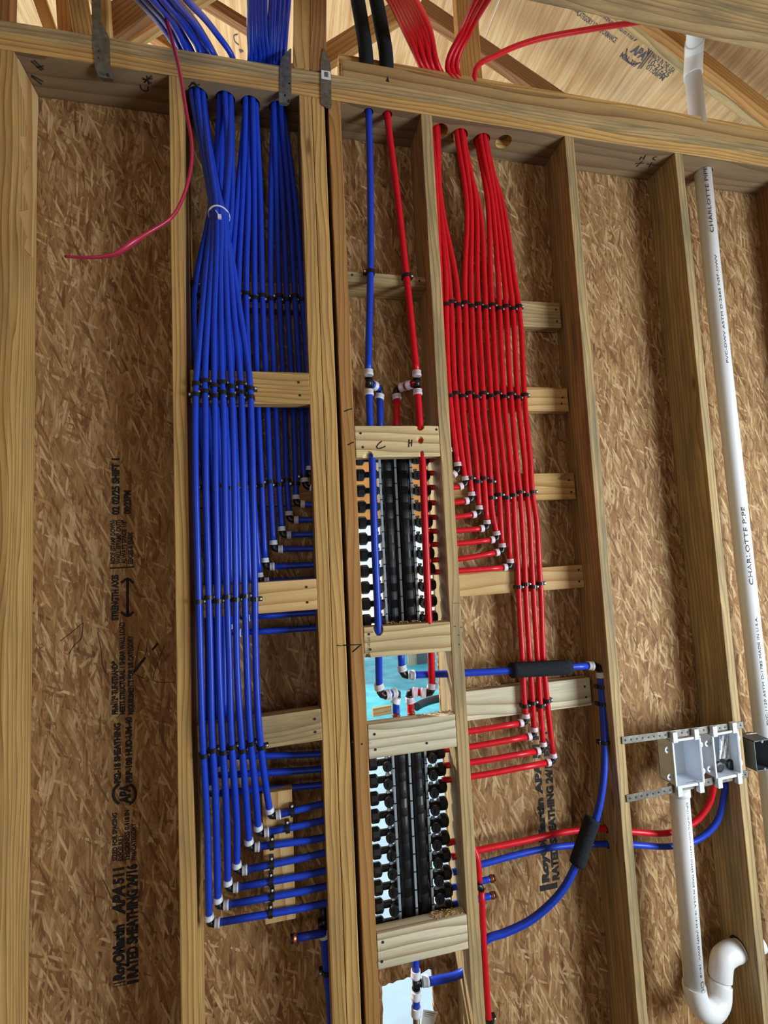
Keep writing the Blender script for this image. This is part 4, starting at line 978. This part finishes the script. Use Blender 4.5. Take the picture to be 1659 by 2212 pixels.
metal_tie([(700, 105, -.004, 4), (703, 135, -.004, 20), (704, 150, -.004, 23), (704, 200, -.004, 23), (705, 226, -.004, 23), (710, 234, -.004, 10)], 23,
          'galvanised tie with barcode sticker right of the double upright truss post', [(698, 182), (710, 173), (700, 201), (709, 210), (697, 216), (711, 228)], sticker=(694, 151, 715, 173))

# ---------------------------------------------------------------- white drain pipes
def pipe_text(body, pa, pb, r, h, angle, parent, mat=INK, bold=.0):
    """letters wrapped on the cylinder from pa to pb; angle (deg) of the text line around the pipe, 0 = facing the camera"""
    pa, pb = Vector(pa), Vector(pb); z = (pb-pa).normalized(); toc = (EYE-(pa+pb)/2); toc = (toc-z*toc.dot(z)).normalized(); side = toc.cross(z)
    def fn(u, w):
        a = math.radians(angle)+w/r; return pa+(pb-pa)*u+(toc*math.cos(a)+side*math.sin(a))*(r+.0004)
    me, x0, x1 = text_mesh(body, bold)
    for vv in me.vertices:
        u = (vv.co.x-x0)/(x1-x0); w = vv.co.y/.70*h; vv.co = fn(u, w)
    return link('pipe_print', me, parent, mat)
R2I = .0302
vp = empty('vent_pipe', at(1640, 1500, .068), 'long white vertical drain pipe right of the last stud, rising through the plates', 'drain pipe')
v0, v1 = at(1663, 1900, .068), atz(1519, 376, ZP); v1.y = .068
vx = [at(1518, 400, .068), at(1596, 1105, .068)]
t_ = (3.25-vx[1].z)/(vx[0].z-vx[1].z); vtop = vx[1].lerp(vx[0], t_); vbot = vx[1].lerp(vx[0], (-.3-vx[1].z)/(vx[0].z-vx[1].z))
cx_ = at(1497, 160, .07); el = at(1499, 118, .07); up_ = at(1502, 60, -.02); up2_ = at(1504, 20, -.10)
bm = tube_bm([vbot, vtop.lerp(vbot, .2), cx_+(vtop-cx_)*.0], R2I, 28); bmesh.ops.recalc_face_normals(bm, faces=bm.faces)
link('pipe', mesh_of(bm), vp, PVC)
tube('bend_fitting', [cx_+(vbot-cx_).normalized()*.01, cx_, el, el.lerp(up_, .55)], R2I*1.13, PVC, vp, seg=28, smooth_n=8)
tube('upper_pipe', [el, up_, up2_, up2_+(up2_-up_)*2], R2I, PVC, vp, seg=28)
def onv(y): return at(1596+(y-1105)*(1518-1596)/(400-1105), y, .068)
for y0, y1 in ((512, 372), (790, 560), (1262, 1096), (1560, 1330)):
    txt = {512: 'CHARLOTTE PIPE', 790: 'PVC-DWV ASTM D-2665 NSF-DWV', 1262: 'CHARLOTTE PIPE', 1560: 'PVC-1120 ASTM D-1785 MADE IN U.S.A.'}[y0]
    pipe_text(txt, onv(y0), onv(y1), R2I, .013 if 'CHAR' in txt else .008, -40, vp)
tr = empty('drain_trap', at(1530, 2190, .02), 'white drain pipe under the outlet box curving round and into the right stud', 'drain pipe')
ta, tb = at(1467, 1712, .02), at(1500, 2135, .02)
bm = tube_bm([ta, tb], R2I, 28); bmesh.ops.recalc_face_normals(bm, faces=bm.faces); link('pipe', mesh_of(bm), tr, PVC)
dz = (tb-ta).normalized(); u0 = tb-dz*.012
tube('trap_bend', [u0, tb, at(1512, 2172, .022), at(1536, 2183, .03), at(1553, 2160, .04), at(1556, 2122, .05)], R2I*1.14, PVC, tr, seg=28, smooth_n=8)
tube('joint_pipe', [at(1556, 2130, .05), at(1556, 2095, .052)], R2I*1.0, PVC, tr, seg=28)
tube('elbow_fitting', [at(1556, 2112, .052), at(1557, 2095, .053), at(1561, 2073, .056), at(1575, 2060, .06), at(1590, 2054, .065)], R2I*1.14, PVC, tr, seg=28, smooth_n=8)
ep = at(1590, 2054, .065); tube('outlet_pipe', [ep, Vector((1.60, .068, ep.z+.004))], R2I*1.03, PVC, tr, seg=28)
link('drilled_hole', mesh_of(lathe_between((eL+.008, .068, ep.z+.004), (eL-1, .068, ep.z+.004), [(0, .0345), (.0086, .0345)], 28)), studE, HOLE)
def ont(y): return at(1467+(y-1712)*33/423, y, .02)
for y0, y1, tx, h in ((2118, 2160, 'CHARL', .0), (1724, 1990, 'CP-1110-PVC-DWV-ASTM D2665 MADE IN U.S.A. 10-13-25', .006), (1995, 2095, '(NSF) DWV  14-18', .007), (2104, 2152, 'CHARL', .015)):
    if h: pipe_text(tx, ont(y0), ont(y1), R2I, h, 38, tr)
# collar under the box
link('hub', mesh_of(lathe_between(at(1466, 1700, .02), ta+dz*.012, [(0, R2I*1.12), (.024, R2I*1.12), (.026, R2I)], 28), True), tr, PVC)

# ---------------------------------------------------------------- outlet boxes on perforated straps
def hanger(p0, p1, label, nholes):
    a, b = at(*p0, -.004), at(*p1, -.004); d = (b-a); d.normalize(); w = .0115; root = empty('hanger_strap', a, label, 'metal strap', 'perforated hanger straps')
    M = Matrix((d, Vector((0, 1, 0)), d.cross(Vector((0, 1, 0))))).transposed().to_4x4(); M.translation = a; L = (b-a).length
    bm = box_bm((0, 0, -w), (L, .0022, w), .0006)
    o = link('strip', mesh_of(bm), root, GALV); o.matrix_basis = M
    hb = bmesh.new()
    for k in range(nholes):
        x = .012+(L-.024)*k/(nholes-1); lathe_between((x, -.0006, 0), (x, 1, 0), [(0, .0032), (.0008, .0032)], 10, bm=hb)
    o2 = link('perforations', mesh_of(hb), root, HOLE); o2.matrix_basis = M; return root
hanger((1344, 1600), (1606, 1566), 'upper perforated strap carrying the white outlet boxes', 22)
hanger((1354, 1726), (1616, 1672), 'lower perforated strap carrying the white outlet boxes', 22)
def outlet_box(q, depth, label, contents):
    tl, tr_, br, bl_ = [at(x, y, -.014) for x, y in q]; y0, y1 = -.014, depth; th = .003
    cx0, cx1 = (tl.x+bl_.x)/2, (tr_.x+br.x)/2; zt_, zb_ = (tl.z+tr_.z)/2, (bl_.z+br.z)/2; sh = ((tr_.z-tl.z)+(br.z-bl_.z))/2
    root = empty('outlet_box', (cx0, y0, zb_), label, 'outlet box', 'white outlet boxes'); bm = bmesh.new()
    for lo, hi in (((cx0, y0, zb_), (cx0+th, y1, zt_)), ((cx1-th, y0, zb_), (cx1, y1, zt_)), ((cx0, y0, zt_-th), (cx1, y1, zt_)), ((cx0, y0, zb_), (cx1, y1, zb_+th)), ((cx0, y1-th, zb_), (cx1, y1, zt_))):
        box_bm(lo, hi, .0008, bm=bm)
    for lo, hi in (((cx0-.004, y0-.001, zt_-.001), (cx1+.004, y0+.004, zt_+.005)), ((cx0-.004, y0-.001, zb_-.005), (cx1+.004, y0+.004, zb_+.001)), ((cx0-.004, y0-.001, zb_-.003), (cx0+.001, y0+.004, zt_+.003)), ((cx1-.001, y0-.001, zb_-.003), (cx1+.004, y0+.004, zt_+.003))):
        box_bm(lo, hi, .0008, bm=bm)
    for v in bm.verts: v.co.z += ((v.co.x-cx0)/(cx1-cx0)-.5)*sh
    link('shell', mesh_of(bm), root, BOXW)
    for zz in (zb_+.03, zt_-.03):
        for xx, sg in ((cx0-.004, -1), (cx1+.004, 1)):
            bm = lathe_between((xx+sg*.008, y0+.012, zz+sg*sh*.5), (xx+sg*.008, 1, zz+sg*sh*.5), [(0, .011), (.003, .011)], 16); ear = link('mounting_ear', mesh_of(bm), root, BOXW)
            link('ear_hole', mesh_of(lathe_between((xx+sg*.010, y0+.0108, zz+sg*sh*.5), (xx+sg*.010, 1, zz+sg*sh*.5), [(0, .0028), (.002, .0028)], 10)), ear, HOLE)
    for zz, s in ((zt_+.012, 1), (zb_-.012, -1)):
        for xx, sg in ((cx0+.008, -1), (cx1-.012, 1)):
            link('strap_clip', mesh_of(box_bm((xx-.009, y0-.004, zz-.017+sg*sh*.5), (xx+.009, y0+.012, zz+.017+sg*sh*.5), .0015)), root, BOXW)
    return root, (cx0, cx1, zb_, zt_, y1)
b1, _ = outlet_box([(1456, 1601), (1513, 1593), (1518, 1691), (1460, 1702)], .058, 'left white outlet box, empty, above the white drain pipe', 0)
b2, g = outlet_box([(1541, 1588), (1593, 1579), (1602, 1672), (1548, 1684)], .058, 'right white outlet box holding a folded label and two black knobs', 1)
cx0, cx1, zb_, zt_, y1 = g
vs = empty('supply_valve', ((cx0+cx1)/2, .03, zb_+.03), 'two black knobs side by side inside the right white outlet box', 'valve')
for (x, y), nm in (((1556, 1658), 0), ((1582, 1653), 1)):
    p = at(x, y, .012); link('valve_knob', mesh_of(lathe_between(p, p+Vector((0, 1, 0)), [(0, .010), (.001, .0165), (.010, .0175), (.012, .014)], 22)), vs, BLK)
    link('valve_stem', mesh_of(lathe_between(p+Vector((0, .011, 0)), p+Vector((0, 1, 0)), [(0, .006), (.034, .006)], 12)), vs, GALV)
bm = bmesh.new(); gr = {}
for i in range(9):
    for j in range(9):
        p = at(1554+i*3.6+random.uniform(-.6, .6), 1590+j*6.2-i*.5, .022+.006*math.sin(i*2.1+j*.7)+random.uniform(0, .002)); gr[i, j] = bm.verts.new(p)
for i in range(8):
    for j in range(8): bm.faces.new((gr[i, j], gr[i+1, j], gr[i+1, j+1], gr[i, j+1]))
me = mesh_of(bm); lab = link('paper_label', me, None, PAPER); md = lab.modifiers.new('s', 'SOLIDIFY'); md.thickness = .0008
tag(lab, 'crumpled white paper label inside the right outlet box', 'paper label')
# grey steel box on the far side of the stud
gx0, gx1, gz0, gz1 = at(1621, 1640, 0).x, at(1655, 1640, 0).x, at(1636, 1659, 0).z, at(1636, 1594, 0).z
sb = empty('switch_box', (gx0, 0, gz0), 'grey steel box with dark opening fixed right of the last stud', 'electrical box'); bm = bmesh.new()
for lo, hi in (((gx0, -.02, gz0), (gx0+.002, .05, gz1)), ((gx1-.002, -.02, gz0), (gx1, .05, gz1)), ((gx0, -.02, gz1-.002), (gx1, .05, gz1)), ((gx0, -.02, gz0), (gx1, .05, gz0+.002)), ((gx0, .048, gz0), (gx1, .05, gz1))): box_bm(lo, hi, bm=bm)
link('shell', mesh_of(bm), sb, BOXG)
for zz in (gz1-.004, gz0+.004): link('screw_tab', mesh_of(lathe_between(((gx0+gx1)/2, -.0215, zz), ((gx0+gx1)/2, 1, zz), [(0, .005), (.002, .005)], 12)), sb, BOXG)
tube('mounting_wire', [at(1612, 1586, -.004), at(1634, 1584, -.004)], .0015, NAILM, sb, seg=6)
tube('mounting_wire', [at(1602, 1668, -.003), at(1622, 1664, -.003)], .0015, BOXG, sb, seg=6)
# tag hanging near the bottom
tg0 = at(921, 2190, .10); bm = bmesh.new(); q = [at(914, 2180, .11), at(946, 2186, .115), at(933, 2225, .11), at(908, 2222, .105)]
f = bm.faces.new([bm.verts.new(p) for p in q]); pt = link('paper_tag', mesh_of(bm), None, PAPER); md = pt.modifiers.new('s', 'SOLIDIFY'); md.thickness = .0008
tag(pt, 'white printed paper tag beside the brass stub at the bottom cut-out', 'paper tag')
for k in range(6):
    strokes('print_lines', [[at(917-k*.6, 2186+k*4, .1085), at(940-k*2, 2190+k*4, .1125)]], INKG, pt, .0006)

# ---------------------------------------------------------------- outside
def ground_sheet(name, x0, x1, y0, y1, z, mat, label, cat, amp=.05, nx=40, ny=40, kind=None):
    bm = bmesh.new(); g = {}
    for i in range(nx+1):
        for j in range(ny+1):
            x = x0+(x1-x0)*i/nx; y = y0+(y1-y0)*j/ny; h = abs(mnoise.noise(Vector((x*1.3, y*1.3, 3.3))))*amp+mnoise.noise(Vector((x*5, y*5, 1)))*amp*.25
            g[i, j] = bm.verts.new((x, y, z+h))
    for i in range(nx):
        for j in range(ny): bm.faces.new((g[i, j], g[i+1, j], g[i+1, j+1], g[i, j+1])).smooth = True
    o = link(name, mesh_of(bm), None, mat)
    md = o.modifiers.new('s', 'SOLIDIFY'); md.thickness = .01; md.offset = -1
    tag(o, label, cat, kind=kind); return o
SAND = plain('pale_gravel', S(214, 206, 190), .9, noise_amt=.25, nscale=9)
TEAL = plain('teal_tarpaulin', S(78, 186, 206), .45, noise_amt=.18, nscale=5)
LBLUE = plain('pale_blue_sheeting', S(168, 204, 232), .5, noise_amt=.08, nscale=6)
o = link('ground', mesh_of(box_bm((-12, .2, -.7), (16, 40, -.5))), None, SAND); o['kind'] = 'structure'
ground_sheet('tarpaulin', -2.0, 3.4, 3.9, 7.6, -.46, TEAL, 'teal tarpaulin on the ground outside, seen through the gap', 'tarpaulin', .16)
ground_sheet('plastic_sheet', -2.0, 3.4, .5, 3.85, -.47, LBLUE, 'pale blue sheeting outside, seen behind the lower manifold', 'plastic sheet', .05)
def atg(x, y, z=-.3): return atz(x, y, z)
bcut = atg(806, 1540, -.28); bcut2 = atg(846, 1533, -.28)
board('timber_offcut', bcut, bcut2, .09, .04, CREAM, 'short pale timber offcut lying on the teal tarpaulin', 'timber')
h0 = [atg(x, y, -.27) for x, y in ((899, 1527), (912, 1520), (928, 1514), (948, 1509), (980, 1503))]
tag(link('drain_hose', (lambda bm: mesh_of(bm))(tube_bm(catmull(h0), .045, 10)), None, BLK), 'black hose lying on the teal tarpaulin outside', 'hose')
nb = link('neighbour_boarding', mesh_of(box_bm((-4, 9.0, 2.15), (5.0, 9.1, 6.0))), None, plain('orange_boarding', S(224, 150, 70), .7, noise_amt=.15, nscale=3)); tag(nb, 'orange boarding high outside, seen through the upper manifold', 'boarding')
for x in (-3.9, 4.9): link('support_post', mesh_of(box_bm((x-.06, 9.0, -.5), (x+.06, 9.12, 2.15))), nb, BROWN)
def gpost(px, py0, py1, wpx, mat, label):
    q = atz(px[1], py1, -.5); a = at(px[0], py0, q.y); w = wpx*(q-EYE).dot(FWD)/FPX
    return board('porch_post', (q.x, q.y, -.5), (q.x, q.y, a.z), w, .09, mat, label, 'post')
gpost((870, 878), 900, 1398, 9, ORANGE, 'tall orange post outside, seen through the upper manifold beside the red riser')
gpost((890, 893), 1300, 1446, 19, PALE, 'pale upright post outside at the top of the open gap')
gq = atz(914, 1446, -.5); gs = (gq-EYE).dot(FWD)/FPX
ob = link('grey_panel', mesh_of(box_bm((gq.x-11*gs, gq.y, -.5), (gq.x+11*gs, gq.y+.05, -.5+34*gs))), None, BOXG); tag(ob, 'small dark grey panel outside at the top of the open gap', 'panel')
